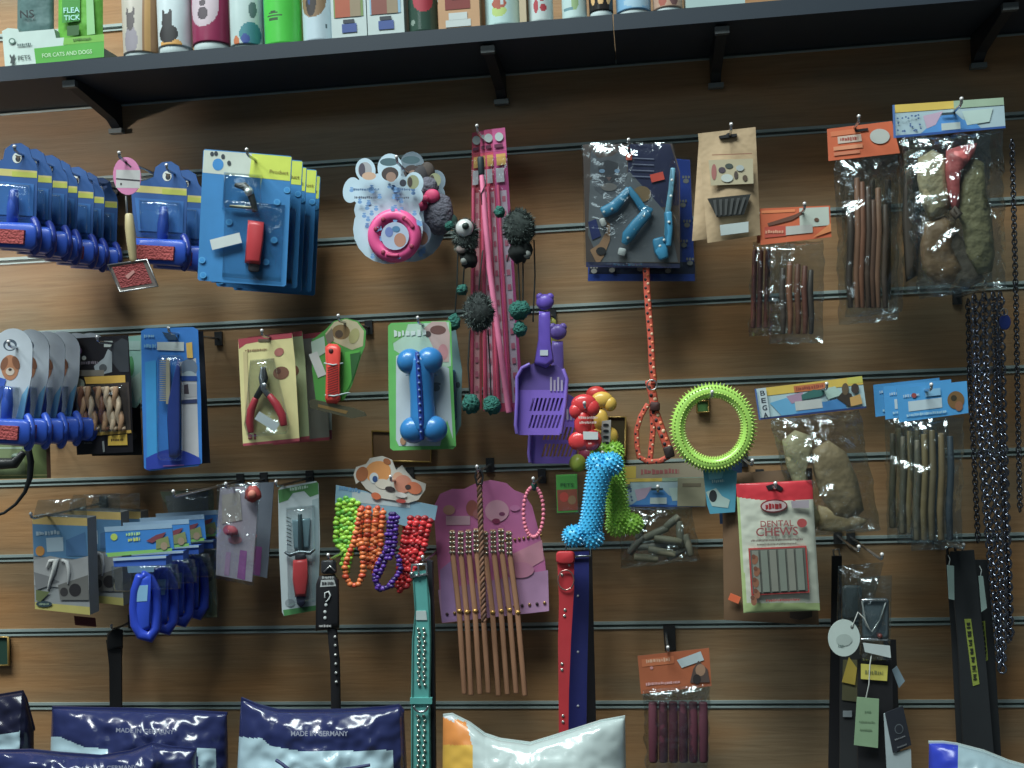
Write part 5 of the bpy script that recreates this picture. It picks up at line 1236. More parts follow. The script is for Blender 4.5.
# =================================================== lower row
# grey and blue cat litter bag pack
t = T('litter_liner_pack', 'grey and blue boxed pack showing white hooks and two dark cats', 'pet accessory', 60, 517, .13)
with t.part('carton') as b:
    b.slab([(32, 516), (87, 518), (90, 615), (35, 609)], m(130, 135, 138), -.02, .001, m(120, 128, 135))
    b.n = 5
    b.poly([(32, 516), (87, 518), (87.3, 526), (32.5, 524)], m(195, 165, 90)); b.poly([(32.5, 524), (87.3, 526), (88, 560), (34, 556)], m(75, 125, 165)); b.poly([(35, 602), (89.7, 607), (90, 615), (35, 609)], m(170, 160, 80))
    b.poly([(46, 538), (63, 537), (63.5, 551), (47, 552)], m(155, 180, 195)); b.poly(ell(40, 551, 4.5, 5), m(190, 130, 50)); b.poly([(66, 540), (85, 532), (87, 556), (66, 556)], m(60, 105, 150)); b.text('Sanabelle', 48, 533, 5, m(150, 175, 190), ang=-4, width=24)
    b.poly([(34, 560), (50, 556), (72, 560), (88, 556), (89, 590), (34, 585)], m(148, 150, 152)); b.poly([(34, 572), (48, 576), (60, 582), (36, 590)], m(110, 112, 115)); b.poly([(58, 585), (88, 575), (89, 600), (60, 600)], m(100, 100, 98))
    b.poly(ell(64, 592, 4, 4.5), m(50, 48, 50)); b.poly(ell(75, 590, 6, 6.5), m(38, 36, 40)); b.poly(ell(44, 604, 8, 3), m(40, 60, 70)); b.poly([(36, 590), (50, 592), (40, 602), (36, 600)], m(90, 100, 60)); b.text('CAT', 44, 604, 2.6, m(120, 140, 120), width=10)
with t.part('white_hook') as b: b.tube([(47, 568, .003), (50, 561, .004), (56, 560, .005), (54, 570, .005), (50, 582, .004), (48, 590, .002)], [1.2, 2, 3, 2, 1.4, .8], m(190, 192, 190), seg=7)
with t.part('white_hook') as b: b.tube([(62, 560, .003), (67, 562, .004), (69, 572, .004), (68, 584, .003)], [1.5, 2, 1.6, .8], m(185, 188, 188), seg=7)
with t.part('film_tab') as b: b.pillow([(38, 500), (86, 498)], [(33, 517), (87, 519)], .004, FILM, nx=8, ny=6, crump=.002)
lt = t
copy_thing(t.e, (.016, .05, 0), 'second grey and blue boxed pack behind the front one', None)
copy_thing(t.e, (.024, .085, -.004), 'rearmost grey and blue boxed pack against the wall', None)
hook(34, 519, .16, 'long steel hook sloping out above the grey and blue boxed packs')
t = T('red_tag', 'dark red label sticking out under the grey and blue boxed packs', 'tag', 82, 618, .09)
with t.part('label_card') as b: b.slab([(74, 616), (95, 618), (96, 627), (75, 625)], m(110, 40, 38), 0, .001)

# poop scoop packs with blue loop handles
t = T('poop_bag_pack', 'front pack of bright blue loop handled dispensers with printed header', 'dog accessory', 140, 526, .155, 'blue loop handled packs')
with t.part('header_card') as b:
    b.slab([(105, 531), (172, 527), (174, 549), (160, 552), (106, 556)], m(30, 110, 180), 0, .001, m(110, 150, 170)); b.n = 5
    b.poly([(104, 527), (172, 523), (172, 528), (105, 532)], m(120, 150, 175)); b.poly([(106, 553), (172, 548), (172, 551), (108, 557)], m(110, 165, 70)); b.poly(ell(114, 537, 3.5, 3.5), m(160, 180, 60)); b.text('Poop', 133, 534, 4, m(150, 190, 120), ang=-4, width=14); b.text('bags', 134, 539.5, 4, m(170, 180, 70), ang=-4, width=12)
    b.poly([(146, 541), (156, 535), (166, 532), (163, 537), (152, 543)], m(110, 50, 60)); b.poly([(156, 540), (168, 536), (170, 547), (156, 549)], m(110, 120, 70)); b.poly(ell(164, 546, 3.5, 4), m(140, 120, 95))
with t.part('carton_edge') as b: b.slab([(113, 559), (166, 556), (166, 565), (114, 567)], m(28, 75, 160), -.005, .010); b.n = 90; b.poly([(113, 558), (166, 555.5), (166, 558), (113, 561)], m(140, 165, 185)); b.poly([(127, 566), (154, 566), (154, 572), (128, 573)], m(90, 125, 150), .0108)
with t.part('blister') as b: b.dome([(111, 566), (178, 564), (181, 589), (113, 592)], BLIS, -.004, .016)
with t.part('loop_handle') as b:
    b.tube([(141, 575, .014), (136, 590, .014), (134.5, 608, .014), (136, 624, .014), (142, 634, .014), (150, 637, .012), (156, 628, .008), (157, 610, .004), (156, 590, .004), (150, 578, .008), (141, 575, .014)], [5, 5, 5, 5.4, 6, 6, 5, 4.6, 4.4, 4.4, 5], m(25, 60, 180, .3), seg=10)
    b.dome([(136, 576), (151, 574), (150, 630), (140, 634), (134, 612)], m(28, 68, 190, .3), .006, .018)
lh = b.obj
with t.part('sticker', lh) as b: b.slab([(134, 586), (148, 585), (147, 601), (133, 602)], m(110, 160, 195), .0172, .0184)
for i, n in enumerate(('second', 'third', 'fourth and rearmost')):
    copy_thing(t.e, (.005 + .004 * i, .034 * (i + 1), .001 * i), 'blue loop handled dispenser pack, %s of its stack' % n, 'blue loop handled packs')
hook(176, 497, .19, 'black tipped steel hook above the blue loop handled packs')
t = T('accessory_pack', 'clear pack with olive edge behind the blue loop handled packs', 'dog accessory', 200, 492, .045)
with t.part('card') as b: b.slab([(160, 492), (213, 489), (217, 617), (194, 619), (190, 560)], m(100, 105, 78), 0, .001); b.n = 4; b.poly([(165, 496), (208, 492), (210, 560), (180, 570)], m(110, 112, 112)); b.poly(ell(206, 578, 7, 4), m(60, 50, 48)); b.poly([(196, 590), (212, 592), (212, 612), (196, 612)], m(105, 125, 105)); b.poly(ell(200, 571, 4, 2), m(150, 60, 60))
with t.part('sleeve') as b: b.pillow([(160, 490), (214, 487)], [(182, 620), (219, 618)], .012, FILM, nx=12, ny=20, crump=.004, back=False)

# flower pack
def flower(label, dx, dy, d, front):
    t = T('pet_bow_pack', label, 'pet bows', 240 + dx, 488 + dy, d, 'pink and white bow packs')
    o = lambda l: [(x + dx, y + dy) for x, y in l]
    with t.part('card') as b:
        b.slab(o([(220, 488), (259, 486), (256, 530), (252, 582), (216, 575), (217, 530)]), m(160, 150, 165) if front else m(110, 120, 135), 0, .001)
        b.n = 4
        b.poly(o([(240, 550), (247, 551), (245, 580), (237, 578)]), m(150, 80, 150)); b.poly(o([(226, 552), (231, 552), (229, 576), (224, 575)]), m(165, 130, 165)); b.poly(ell(228 + dx, 530 + dy, 5, 5), m(180, 80, 100)); b.poly(o(ell(235, 540, 7, 4)), m(185, 120, 130)); b.poly(o([(222, 495), (240, 492), (242, 520), (222, 524)]), m(165, 155, 150))
    if front:
        with t.part('bow') as b: b.ball(253, 494, .008, 8, m(150, 50, 45, .6), ry=8, rz=5, jitter=.3); b.ball(252, 494, .014, 4, m(190, 110, 90, .6), rz=3)
        with t.part('bow') as b: b.ball(232, 531, .006, 6, m(175, 65, 80, .6), ry=5, rz=4, jitter=.4)
        with t.part('sleeve') as b: b.pillow(o([(217, 484), (261, 482)]), o([(214, 578), (254, 586)]), .012, FILM2, nx=12, ny=20, crump=.006, back=False, seed=3, h=.004)
flower('white pink bow pack with a red flower, in crinkled film', 0, 0, .10, True)
flower('lilac bow pack angled behind the pink one', 15, -4, .06, False)
hook(228, 489, .12, 'steel hook above the pink bow pack')

# dematting tool card
t = T('dematting_card', 'tall white and green card with a red handled dematting rake', 'grooming tool', 298, 487, .10)
with t.part('card') as b:
    b.slab([(278, 490), (281, 487), (316, 481), (318.5, 484), (320, 540), (318, 610), (284, 616), (282, 612), (279, 550)], m(155, 168, 172), 0, .001, m(90, 120, 100)); b.n = 4
    b.poly([(278, 490), (318, 482), (318.5, 494), (310, 497), (304, 491), (293, 493), (288, 500), (279, 503)], m(60, 115, 60)); b.poly([(283, 610), (318, 605), (318, 610), (284, 616)], m(60, 120, 65)); b.poly([(312, 500), (318.5, 498), (319, 600), (312, 602)], m(130, 150, 155)); b.poly(ell(290, 603, 5, 4), m(120, 130, 135)); b.text('Trixi', 299, 488, 4, m(150, 180, 160), ang=-8, width=18)
with t.part('rake') as b:
    b.tube([(300, 514, .006), (300.5, 535, .007), (301, 555, .008)], [2, 2.6, 3], m(70, 90, 95, .3, .7), seg=8)
    b.dome([(292, 520), (310, 518), (309, 548), (294, 549)], m(110, 140, 150, .3, .4), .002, .006)
    b.tube([(285, 552, .006), (290, 555, .008), (300, 552, .010), (310, 553, .008), (315, 549, .006)], [1.4, 2, 2.2, 2, 1.2], m(90, 100, 105, .3, .7), seg=7)
rk = b.obj
with t.part('rake_teeth', rk) as b:
    for i in range(8): b.tube([(291, 519 + i * 3.8, .004), (286.5, 517 + i * 3.8, .010)], .55, STEEL, seg=5)
with t.part('handle') as b: b.dome([(293, 560), (307, 558.5), (308.5, 578), (306, 597), (295, 597), (292.5, 580)], m(175, 40, 45, .4), .003, .016)
hn = b.obj
with t.part('handle_collar', hn) as b: b.dome(rrect(295, 553, 306, 561, 2), m(35, 35, 42), .003, .012)
with t.part('handle_tip', hn) as b: b.dome([(296, 596), (306, 596), (305, 604), (301, 608), (297, 604)], m(35, 38, 60), .003, .012)
with t.part('blister') as b: b.dome([(286, 508), (314, 505), (315, 600), (288, 606)], BLIS, .001, .018)
hook(278, 487, .12, 'steel hook beside the tall dematting card')

# bead bracelets under the puppy card
t = T('bracelet_card', 'blue and white header card with a cartoon puppy and kitten cut out', 'pet collar', 385, 487, .085)
with t.part('header_card') as b: b.slab([(336, 485), (437.5, 506), (435, 520), (418, 530), (335, 505)], m(110, 150, 170), -.001, 0, m(120, 140, 150)); b.n = -4; b.poly([(352, 490), (410, 500), (410, 508), (352, 502)], m(160, 175, 180), .0002); b.text('collars', 350, 489.5, 5, m(80, 130, 170), .0004, 9, 22)
with t.part('puppy_cutout') as b:
    def e_(x, y, rx, ry, a, c, h): b.poly(ell(x, y, rx, ry, a), m(*c), h)
    b.slab([(353.5, 475), (356, 467), (366, 464), (370, 458), (382, 456), (392, 460), (396, 470), (402, 465), (406, 471), (413, 479), (426, 484), (425, 490), (418, 500), (408, 503), (398, 501), (380, 498), (366, 489), (360, 481), (356, 484)], m(180, 175, 165), .0005, .0018)
    for a in ((378, 472, 13, 11, -10, (200, 130, 60), .002), (362, 474, 6, 7.5, 20, (150, 85, 40), .0022), (387, 461.5, 4, 3, 30, (150, 85, 40), .0022), (374, 478, 4.5, 5.5, 0, (185, 190, 190), .0024), (375, 479, 2.6, 3.2, 0, (40, 70, 120), .0026), (383, 484, 8, 5, 10, (190, 180, 165), .0024), (390, 489, 5, 2.6, 8, (50, 40, 42), .0028), (398, 478, 5.5, 6, 0, (190, 140, 110), .0024), (403, 484, 9, 9, 0, (185, 115, 90), .0026), (414, 488, 8, 6, 20, (190, 100, 60), .0028), (408, 487, 3, 2.4, 0, (60, 45, 45), .0032), (401, 495, 6, 2.6, 10, (190, 185, 180), .0034), (376, 496, 5, 3.4, 20, (185, 90, 45), .0024), (401, 501, 5, 2, 6, (170, 60, 50), .0036)): e_(*a)
rr = random.Random(9)
def bracelet(label, loops, c1, c2, d, r=3.0):
    t = T('bead_collar', label, 'pet collar', loops[0][0][0], loops[0][0][1], d, 'bright bead collars under the puppy card')
    for lp in loops:
        with t.part('bead_strand') as b:
            L = [0]
            for a, c in zip(lp, lp[1:]): L.append(L[-1] + math.hypot(c[0] - a[0], c[1] - a[1]))
            s_ = 0; k = 0
            b.tube([(x, y, .004) for x, y in lp], r * .35, c2, seg=6)
            while s_ <= L[-1] - .01:
                i = max(j for j in range(len(lp) - 1) if L[j] <= s_); q_ = (s_ - L[i]) / (L[i + 1] - L[i]); a, c = lp[i], lp[i + 1]
                x = a[0] + (c[0] - a[0]) * q_; y = a[1] + (c[1] - a[1]) * q_
                b.ball(x + rr.uniform(-.6, .6), y, .004 + (k % 2) * .0012, r * rr.uniform(.85, 1.1), c1 if (k * 7) % 3 else c2, ry=r * .72, rz=r * .8, seg=9, rings=6); s_ += r * 1.28; k += 1
    return t
def U(x0, x1, y0, y1, ox=0): return [(x0, y0), (x0 - 2 + ox * .4, y0 + (y1 - y0) * .5), (x0 + ox, y1 - 8), ((x0 + x1) / 2 + ox, y1), (x1 + ox, y1 - 9), (x1 + ox * .4, y0 + (y1 - y0) * .5), (x1, y0)]
G1, G2 = m(150, 215, 30, .3), m(90, 170, 40, .3)
bracelet('acid green bead collar bunch at the left end of the puppy card', [U(340, 347, 500, 548, -4), U(346, 353, 498, 556, -4), U(352, 358, 500, 572, -9)], G1, G2, .08, 3.6)
O1, O2 = m(235, 105, 30, .3), m(190, 65, 25, .3)
bracelet('orange bead collar bunch second from the left under the puppy card', [U(362, 368, 508, 555, -2), U(369, 376, 508, 568, -2), U(377, 383, 508, 574, -5)], O1, O2, .088, 3.6)
bracelet('single orange bead loop swinging forward of the green beads', [[(361, 510), (356, 535), (350, 552), (344.5, 568), (346, 578), (352, 586), (359, 584), (363, 572), (363, 556), (362, 542)]], O1, O2, .105, 3.6)
V1, V2 = m(75, 35, 135, .3), m(45, 25, 90, .3)
bracelet('violet bead collar bunch in the middle under the puppy card', [U(391, 397, 514, 560, -4), [(394, 514), (390, 545), (384, 566), (376, 580), (378, 588), (386, 588), (396, 578), (401, 570), (398, 556)], [(388, 545), (380, 560), (374, 575), (380, 590), (392, 586)]], V1, V2, .10, 3.2)
R1, R2 = m(205, 25, 35, .3), m(140, 15, 25, .3)
bracelet('bright red bead collar bunch at the right end of the puppy card', [U(411, 417, 518, 566, -8), U(418, 424, 518, 574, -14), U(425, 431, 518, 588, -22)], R1, R2, .09, 3.8)
bracelet('red bead collar bunch second from the right under the puppy card', [U(407, 412, 518, 592, -9)], R1, R2, .075, 3.6)
hook(392, 482, .10, 'steel hook behind the cartoon puppy card')

# black boxed collar
t = T('collar_box', 'black hanging collar box with white lettering and a silver tipped top', 'pet collar', 328, 560, .115)
with t.part('box') as b:
    b.dome([(319, 576), (335, 574), (339, 580), (339.5, 629), (315.5, 631), (316, 584)], m(24, 24, 28, .4), -.004, .008)
bx = b.obj
with t.part('printed_label', bx) as b:
    b.n = 60; b.text('PREMIUM', 328, 577.5, 3, m(150, 155, 155), .0084, 0, 12); b.poly([(321, 580), (334, 579.5), (336, 586), (320, 587)], m(165, 170, 170), .0084); b.text('DOG', 328, 583.4, 4, m(40, 40, 45), .0088, 0, 12)
    b.tube([(325, 598, .009), (325, 593, .009), (328.5, 591.5, .009), (330.5, 595, .009), (329, 599, .009), (326, 602, .009)], .8, m(175, 180, 180), seg=6)
    for y in (605, 612, 618): b.ball(325 + (y % 2), y, .0085, 1.6, m(170, 175, 175), rz=.6)
    b.text('COLLAR', 325, 626, 3, m(160, 160, 160), .0086, 0, 12)
with t.part('hanger_clip') as b: b.dome(rrect(321, 560, 337, 574, 3), m(40, 42, 46, .3), 0, .008); b.tube([(324, 572, .009), (330, 566, .010), (335, 571, .009)], .8, STEEL)
def strap(b, q, mt, th=.003, h=0): b.slab(q, mt, h, h + th)
with t.part('collar_strap') as b:
    b.tube([(332, 628, .002), (335, 660, .002), (336, 712, 0), (336, 760, 0)], 5.0, m(24, 24, 28, .45), seg=8, flat=.35)
stp = b.obj
with t.part('rivet', stp) as b:
    for y in (637, 645.5, 655, 664, 673, 682): b.ball(335 + (y - 637) * .03, y, .0045, 1.5, m(170, 172, 170, .2, .5), rz=1)
hook(330, 560, .135, 'steel hook above the black collar box')

# turquoise studded collar
t = T('studded_collar', 'turquoise leather collar with silver studs and buckle, hanging straight down', 'pet collar', 420, 566, .12)
TQL = m(70, 150, 145, .4)
with t.part('strap') as b:
    b.slab([(412, 572), (426, 570), (430, 600), (431, 640), (430, 700), (431, 800), (411, 800), (411, 700), (412, 640), (415, 610)], TQL, 0, .004, m(45, 105, 100))
    b.tube([(x, y, .0045) for x, y in [(413, 574), (415.5, 612), (413, 640), (412.5, 700), (412, 800)]], .7, m(45, 110, 105)); b.tube([(x, y, .0045) for x, y in [(426, 573), (429, 612), (430, 640), (429, 700), (430, 800)]], .7, m(45, 110, 105))
st = b.obj
with t.part('stud_row', st) as b:
    for i in range(14):
        y = 629 + i * 4.3
        for x in (418.5, 424.0): b.ball(x + (.8 if i % 2 else -.4), y, .0048, 1.7, m(160, 165, 155, .15, .7), rz=1.6, seg=8, rings=5)
with t.part('stud_row', st) as b:
    for i in range(12):
        y = 716 + i * 5
        for x in (418, 424): b.ball(x + (.8 if i % 2 else -.4), y, .0048, 1.8, m(160, 165, 155, .15, .7), rz=1.6, seg=8, rings=5)
with t.part('price_sticker', st) as b: b.slab([(416, 611), (426, 611), (427, 620), (416, 620)], m(165, 178, 178), .0042, .0052)
with t.part('keeper_loop', st) as b: b.slab([(410, 698), (432, 698), (432, 704), (410, 704)], TQL, .003, .0065)
with t.part('buckle') as b:
    b.tube([(412, 565, .006), (426, 564, .006), (427, 574, .006), (411, 577, .006)], 1.5, SILVER, closed=True, seg=7); b.tube([(418, 564, .008), (419, 577, .008)], 1.0, SILVER); b.ball(412, 574, .006, 2.6, m(140, 150, 150, .2, .8))
with t.part('ring') as b: b.tube([(421 + 7 * math.cos(i * pi / 8), 706 + 6 * math.sin(i * pi / 8), .009) for i in range(17)][0:9], 1.1, SILVER)
with t.part('black_edge') as b: b.slab([(427, 560), (432, 562), (434, 640), (435.5, 800), (427, 800)], m(30, 32, 40), -.014, -.006)
t_e = t
hook(424, 562, .12, 'steel hook holding the turquoise studded collar')

# pink display card with tan collars
t = T('display_card', 'large pink arched display card with flower picture behind tan collars', 'display card', 485, 484, .05)
with t.part('card') as b:
    out = [(433.5, 507), (440, 494), (452, 489), (464, 489), (474, 484), (490, 480), (506, 483), (514, 490), (524, 494), (532, 506), (538, 528), (545, 560), (549, 611), (442, 623), (438, 570)]
    b.slab(out, m(185, 95, 150), 0, .001); b.n = 5
    b.poly([(438, 590), (548, 570), (549, 611), (442, 623)], m(170, 125, 165)); b.poly([(440, 570), (452, 560), (458, 620), (442, 622)], m(150, 115, 165)); b.poly([(510, 555), (542, 540), (544, 560), (518, 575)], m(195, 130, 150)); b.poly(rect(446, 516, 470, 525), m(190, 150, 165))
    for x, y, rx, ry, c in ((449, 510, 6, 5, (180, 130, 110)), (472, 508, 6, 8, (150, 80, 70)), (497, 511, 12, 11, (195, 140, 160)), (496, 521, 4, 2.6, (130, 40, 80)), (502, 514, 3, 2, (120, 50, 90)), (478, 514, 5, 5, (160, 95, 95)), (515, 508, 5, 3, (190, 110, 160)), (520, 570, 14, 8, (190, 120, 150))): b.poly(ell(x, y, rx, ry), m(*c))
with t.part('gold_stud') as b:
    GD = m(150, 115, 60, .3, .6)
    for i in range(9): b.ball(506 + i * 4.4, 541 - i * .7, .002, 1.5, GD, rz=1, seg=7, rings=5)
    for i in range(14): b.ball(447 + i * 7.5, 614 - i * .85, .002, 1.7, GD if i % 2 else m(60, 40, 50), rz=1, seg=7, rings=5)
LE = m(150, 105, 75, .5); LE2 = m(125, 85, 62, .5)
tl = T('leather_collar', 'tan leather collar with studded silver top, leftmost in front of the pink card', 'pet collar', 452, 534, .068, 'tan leather collars on the pink card')
with tl.part('strap') as b: b.tube([(452, 530, 0), (453, 556, .001), (459, 610, .001), (464.5, 694, 0)], 2.7, LE, seg=8, flat=.4)
s0 = b.obj
with tl.part('stud_band', s0) as b:
    for k in range(5):
        for dx in (-1.6, 1.8): b.ball(452.2 + dx, 533 + k * 4.8, .0022, 1.8, m(150, 140, 125, .2, .7), rz=1.6, seg=8, rings=6)
with tl.part('gold_band', s0) as b: b.ball(459.3, 611, .002, 2.6, m(185, 140, 60, .25, .6), ry=2, rz=1.6)
lb = ['second from the left', 'third from the left', 'fourth from the left', 'fourth from the right', 'third from the right', 'second from the right', 'rightmost, next to the pink bead loop']
for i, px in enumerate((460.5, 468.5, 476, 485, 493, 501, 508.5)):
    dz = (P(px, 530, .068) - P(452, 530, .068)); copy_thing(tl.e, (dz.x, -.001 * (i % 2), dz.z - .001 + .0015 * (i % 3)), 'tan studded leather collar, %s on the pink card' % lb[i], 'tan leather collars on the pink card', rot=-.006 * (i - 2))
t = T('leather_lead', 'dark tan twisted lead hanging through the middle of the tan collars', 'pet lead', 478, 470, .085)
with t.part('cord') as b:
    for ph in (0, 2.1, 4.2):
        b.tube([(479 + v * 5 + 1.6 * math.cos(v * 60 + ph), 472 + v * 150, .002 + .0015 * math.sin(v * 60 + ph)) for v in [k / 80 for k in range(81)]], 1.6, LE2 if ph else m(90, 62, 48, .5), seg=6)
with t.part('snap_clip') as b: b.tube([(478, 468, .004), (475, 476, .004), (477, 484, .004), (482, 484, .004), (483, 476, .004), (480, 468, .004)], 1.1, m(80, 80, 82, .3, .8), seg=6)
hook(478, 472, .10, 'steel hook above the pink display card')
# pink beads
t = T('bead_necklace', 'small loop of pink pearl beads at the corner of the pink card', 'pet necklace', 533, 488, .085)
for i in range(34):
    a = 2 * pi * i / 34
    with t.part('bead') as b: b.ball(533.5 + 10 * math.sin(a), 512 - 25 * math.cos(a), .003, 2.1, m(215, 105, 130, .25), seg=9, rings=6)
with t.part('thread') as b: b.tube([(533.5 + 10 * math.sin(2 * pi * i / 24), 512 - 25 * math.cos(2 * pi * i / 24), .003) for i in range(24)], .6, m(50, 90, 80), closed=True, seg=5)
with t.part('clasp') as b: b.ball(534, 486, .003, 3.2, m(45, 80, 72, .3, .4), ry=5)
hook(534, 484, .10, 'steel hook holding the pink bead necklace')

# red and blue collars
t = T('leather_collar', 'bright red leather collar with silver eyelets hanging beside the navy collar', 'pet collar', 565, 548, .09)
with t.part('strap') as b: b.slab([(557, 556), (574, 555), (574, 590), (571, 640), (569, 690), (568, 760), (559, 760), (558.5, 690), (558, 640), (559, 600)], m(175, 30, 42, .4), 0, .003, m(120, 25, 35))
sr = b.obj
with t.part('eyelet', sr) as b:
    for x, y in ((565, 610), (564.5, 616), (562, 664), (562, 670), (563, 716), (563, 722), (562, 575), (569, 565)): b.ball(x, y, .0032, 1.7, m(165, 165, 160, .2, .7), rz=1, seg=8, rings=5)
with t.part('d_ring') as b: b.tube([(566 + 8 * math.cos(i * pi / 8), 580 + 10 * math.sin(i * pi / 8), .006) for i in range(16)], .8, m(160, 120, 115, .2, .7), closed=True, seg=6)
with t.part('keeper_loop') as b: b.dome(rrect(556, 551, 575, 564, 4), m(180, 30, 40, .4), 0, .008)
t = T('leather_collar', 'navy blue leather collar with small silver holes beside the red collar', 'pet collar', 580, 545, .07)
with t.part('strap') as b: b.slab([(569, 552), (589, 551), (589, 600), (587, 680), (586, 760), (568, 760), (569, 680)], m(32, 38, 105, .45), 0, .003, m(22, 26, 70))
sb = b.obj
with t.part('eyelet', sb) as b:
    for y in (596, 652, 706): b.ball(578, y, .0032, 1.3, m(150, 155, 165), rz=.8, seg=8, rings=5)
with t.part('buckle') as b: b.tube([(566, 545, .006), (590, 544, .006), (591, 556, .006), (566, 557, .006)], 1.3, m(120, 125, 130, .25, .8), closed=True, seg=6)
t = T('leather_collar', 'black leather collar in the shadow behind the navy collar', 'pet collar', 588, 548, .04)
with t.part('strap') as b: b.slab([(581, 550), (592, 550), (594, 640), (597, 760), (584, 760)], m(28, 26, 30), 0, .003)
hook(572, 546, .11, 'steel hook carrying the red and navy collars')

# purple sticks bag
def hd6(b, q):
    b.slab(q, m(165, 85, 45), .001, .002, m(120, 70, 50)); b.n = 14
    b.poly(sub(q, .05, .1, .5, .3), m(185, 100, 55)); b.text('PET STIX', *inq(q, .28, .17), 4.4, m(205, 160, 130), ang=-5, width=24); b.poly(ell(*inq(q, .18, .35), 1.6, 1.6), m(190, 130, 130)); b.text('S N A C K', *inq(q, .32, .78), 3.4, m(200, 150, 150), ang=-4, width=34)
    b.poly([inq(q, .54, .22), inq(q, .88, .06), inq(q, .92, .3), inq(q, .6, .44)], m(165, 180, 185)); b.poly([inq(q, .7, .85), inq(q, .76, .5), inq(q, .84, .3), inq(q, .96, .55), inq(q, .98, .9)], m(80, 65, 60)); b.poly(ell(*inq(q, .86, .55), 5, 6), m(150, 115, 90)); b.poly(ell(*inq(q, .8, .78), 4, 5), m(45, 38, 38))
t = header_bag('jerky_stick_bag', 'clear bag of dark plum jerky sticks under an orange card', 'dog chews', [(637.6, 656), (709, 648), (711.5, 686), (641, 694)], [(643, 693), (710, 686), (708, 776), (646, 778)], .075, FILM, header=hd6, th=.010, seed=17)
with t.part('gathered_film') as b: b.pillow([(642, 690), (711, 684)], [(646, 702), (706, 701)], .008, FILM2, nx=24, ny=6, crump=.008, freq=.25, seed=2, back=False, h=.006)
for i in range(6):
    x = 653 + i * 10
    with t.part('jerky_stick') as b: b.tube([(x, 702, .003), (x + .3, 730, .004), (x + .4, 762, .003)], [4.6, 5, 4.6], m(88 - 4 * (i % 2), 42, 56, .5), seg=10, flat=.7)
e = hook(668, 652, .09, 'steel hook with a dark plate above the plum jerky sticks', plate=False)
with struct('trim_20') as b: b.slab([(663, 626), (675, 625), (676, 650), (665, 651)], m(30, 32, 34), 0, .004)
bpy.data.objects['trim_20'].name = 'hook_plate'; o = bpy.data.objects['hook_plate']; del o['kind']; o.parent = e.e; o.location = -e.e.location

# buckled harness lines with tags at right
t = T('nylon_collar_card', 'front clear topped pack of black nylon collars with buckle and yellow label', 'pet collar', 872, 568, .12)
BK = m(26, 26, 30, .5)
with t.part('plastic_top') as b:
    b.pillow([(857, 578), (892, 575)], [(860, 663), (890, 664)], .012, FILM, nx=12, ny=16, crump=.005)
with t.part('buckle') as b:
    b.dome(rrect(862, 598, 889, 640, 4), m(75, 88, 95, .25), .0, .008); b.tube([(862, 600, .010), (887, 600, .010)], 1.2, SILVER); b.tube([(861, 639, .010), (888, 640, .010)], 1.0, SILVER); b.tube([(862, 601, .009), (866, 625, .010), (872, 632, .011), (880, 620, .010), (886, 602, .009)], .9, m(150, 160, 160, .2, .6)); b.ball(880, 636, .010, 2.6, m(90, 40, 36, .3))
with t.part('price_sticker') as b: b.slab([(863, 643), (890, 646), (891, 658), (865, 652)], m(170, 182, 182), .011, .012)
with t.part('yellow_label') as b: b.slab([(861, 664), (888, 666), (887, 681), (861, 679)], m(185, 175, 60), .004, .005); b.n = 42; b.text('Nylon', 874, 672.5, 4.5, m(120, 120, 60), .0056, 3, 18)
with t.part('strap') as b: b.slab([(858, 660), (892, 660), (895, 800), (858, 800)], BK, -.002, .002)
t = T('swing_tag', 'pale green rectangular swing tag on a string in front of black collars', 'tag', 868, 660, .13)
with t.part('tag_card') as b: b.slab([(857, 697), (879, 699), (878, 748), (854, 745)], m(120, 150, 115), 0, .0008); b.n = 4; b.text('SIZE', 868, 712, 2.6, m(90, 120, 90), ang=3); b.text('made of nylon', 867, 722, 2.4, m(95, 120, 90), ang=3, width=16); b.text('strong', 866, 730, 2.4, m(95, 120, 90), ang=3, width=12)
with t.part('string') as b: b.tube([(866, 698, 0), (869, 684, .001), (870, 664, .001), (872, 652, -.001)], .7, m(165, 170, 165), seg=5)
t = T('swing_tag', 'black swing tag with round crest and white edge on the black collars', 'tag', 898, 708, .135)
with t.part('tag_card') as b: b.slab([(885, 713), (903, 706), (911.5, 745), (893, 753)], m(30, 34, 44), 0, .0012); b.n = 8; b.poly(ell(899, 729, 4.4, 5), m(80, 88, 95)); b.poly(ell(899, 729, 3.6, 4.1), m(30, 34, 44)); b.text('STRONG', 900, 738, 2, m(110, 115, 120), ang=-20, width=11); b.text('collar', 902, 746, 2, m(100, 105, 110), ang=-20, width=10)
with t.part('white_card') as b: b.slab([(884, 714), (890, 712), (897, 753), (911, 749), (912, 790), (888, 790)], m(150, 165, 170), -.003, -.001)
t = T('swing_tag', 'round white swing tag left of the clear topped collar pack', 'tag', 844, 622, .13)
with t.part('tag_disc') as b: b.slab(ell(844, 638, 16, 18.5, 0, 30), m(170, 185, 180), 0, .0008); b.n = 4; b.poly(ell(852, 627, 1.6, 1.8), m(70, 75, 75)); b.poly(ell(844, 640, 8, 6), m(150, 165, 160)); b.text('PET', 841, 646, 3, m(100, 120, 115)); 
with t.part('string') as b: b.tube([(852, 627, .001), (858, 612, .002), (864, 618, .003), (870, 630, .001)], .6, m(165, 170, 165), seg=5)
t = T('swing_tag', 'small white folded tag on the right of the yellow collar label', 'tag', 900, 668, .10)
with t.part('tag_card') as b: b.slab([(897, 666), (905, 681), (899, 688), (892, 670)], m(140, 165, 180), 0, .001)
t = T('nylon_collar_card', 'rear clear topped pack of black nylon collars with a yellow folded label', 'pet collar', 852, 565, .08)
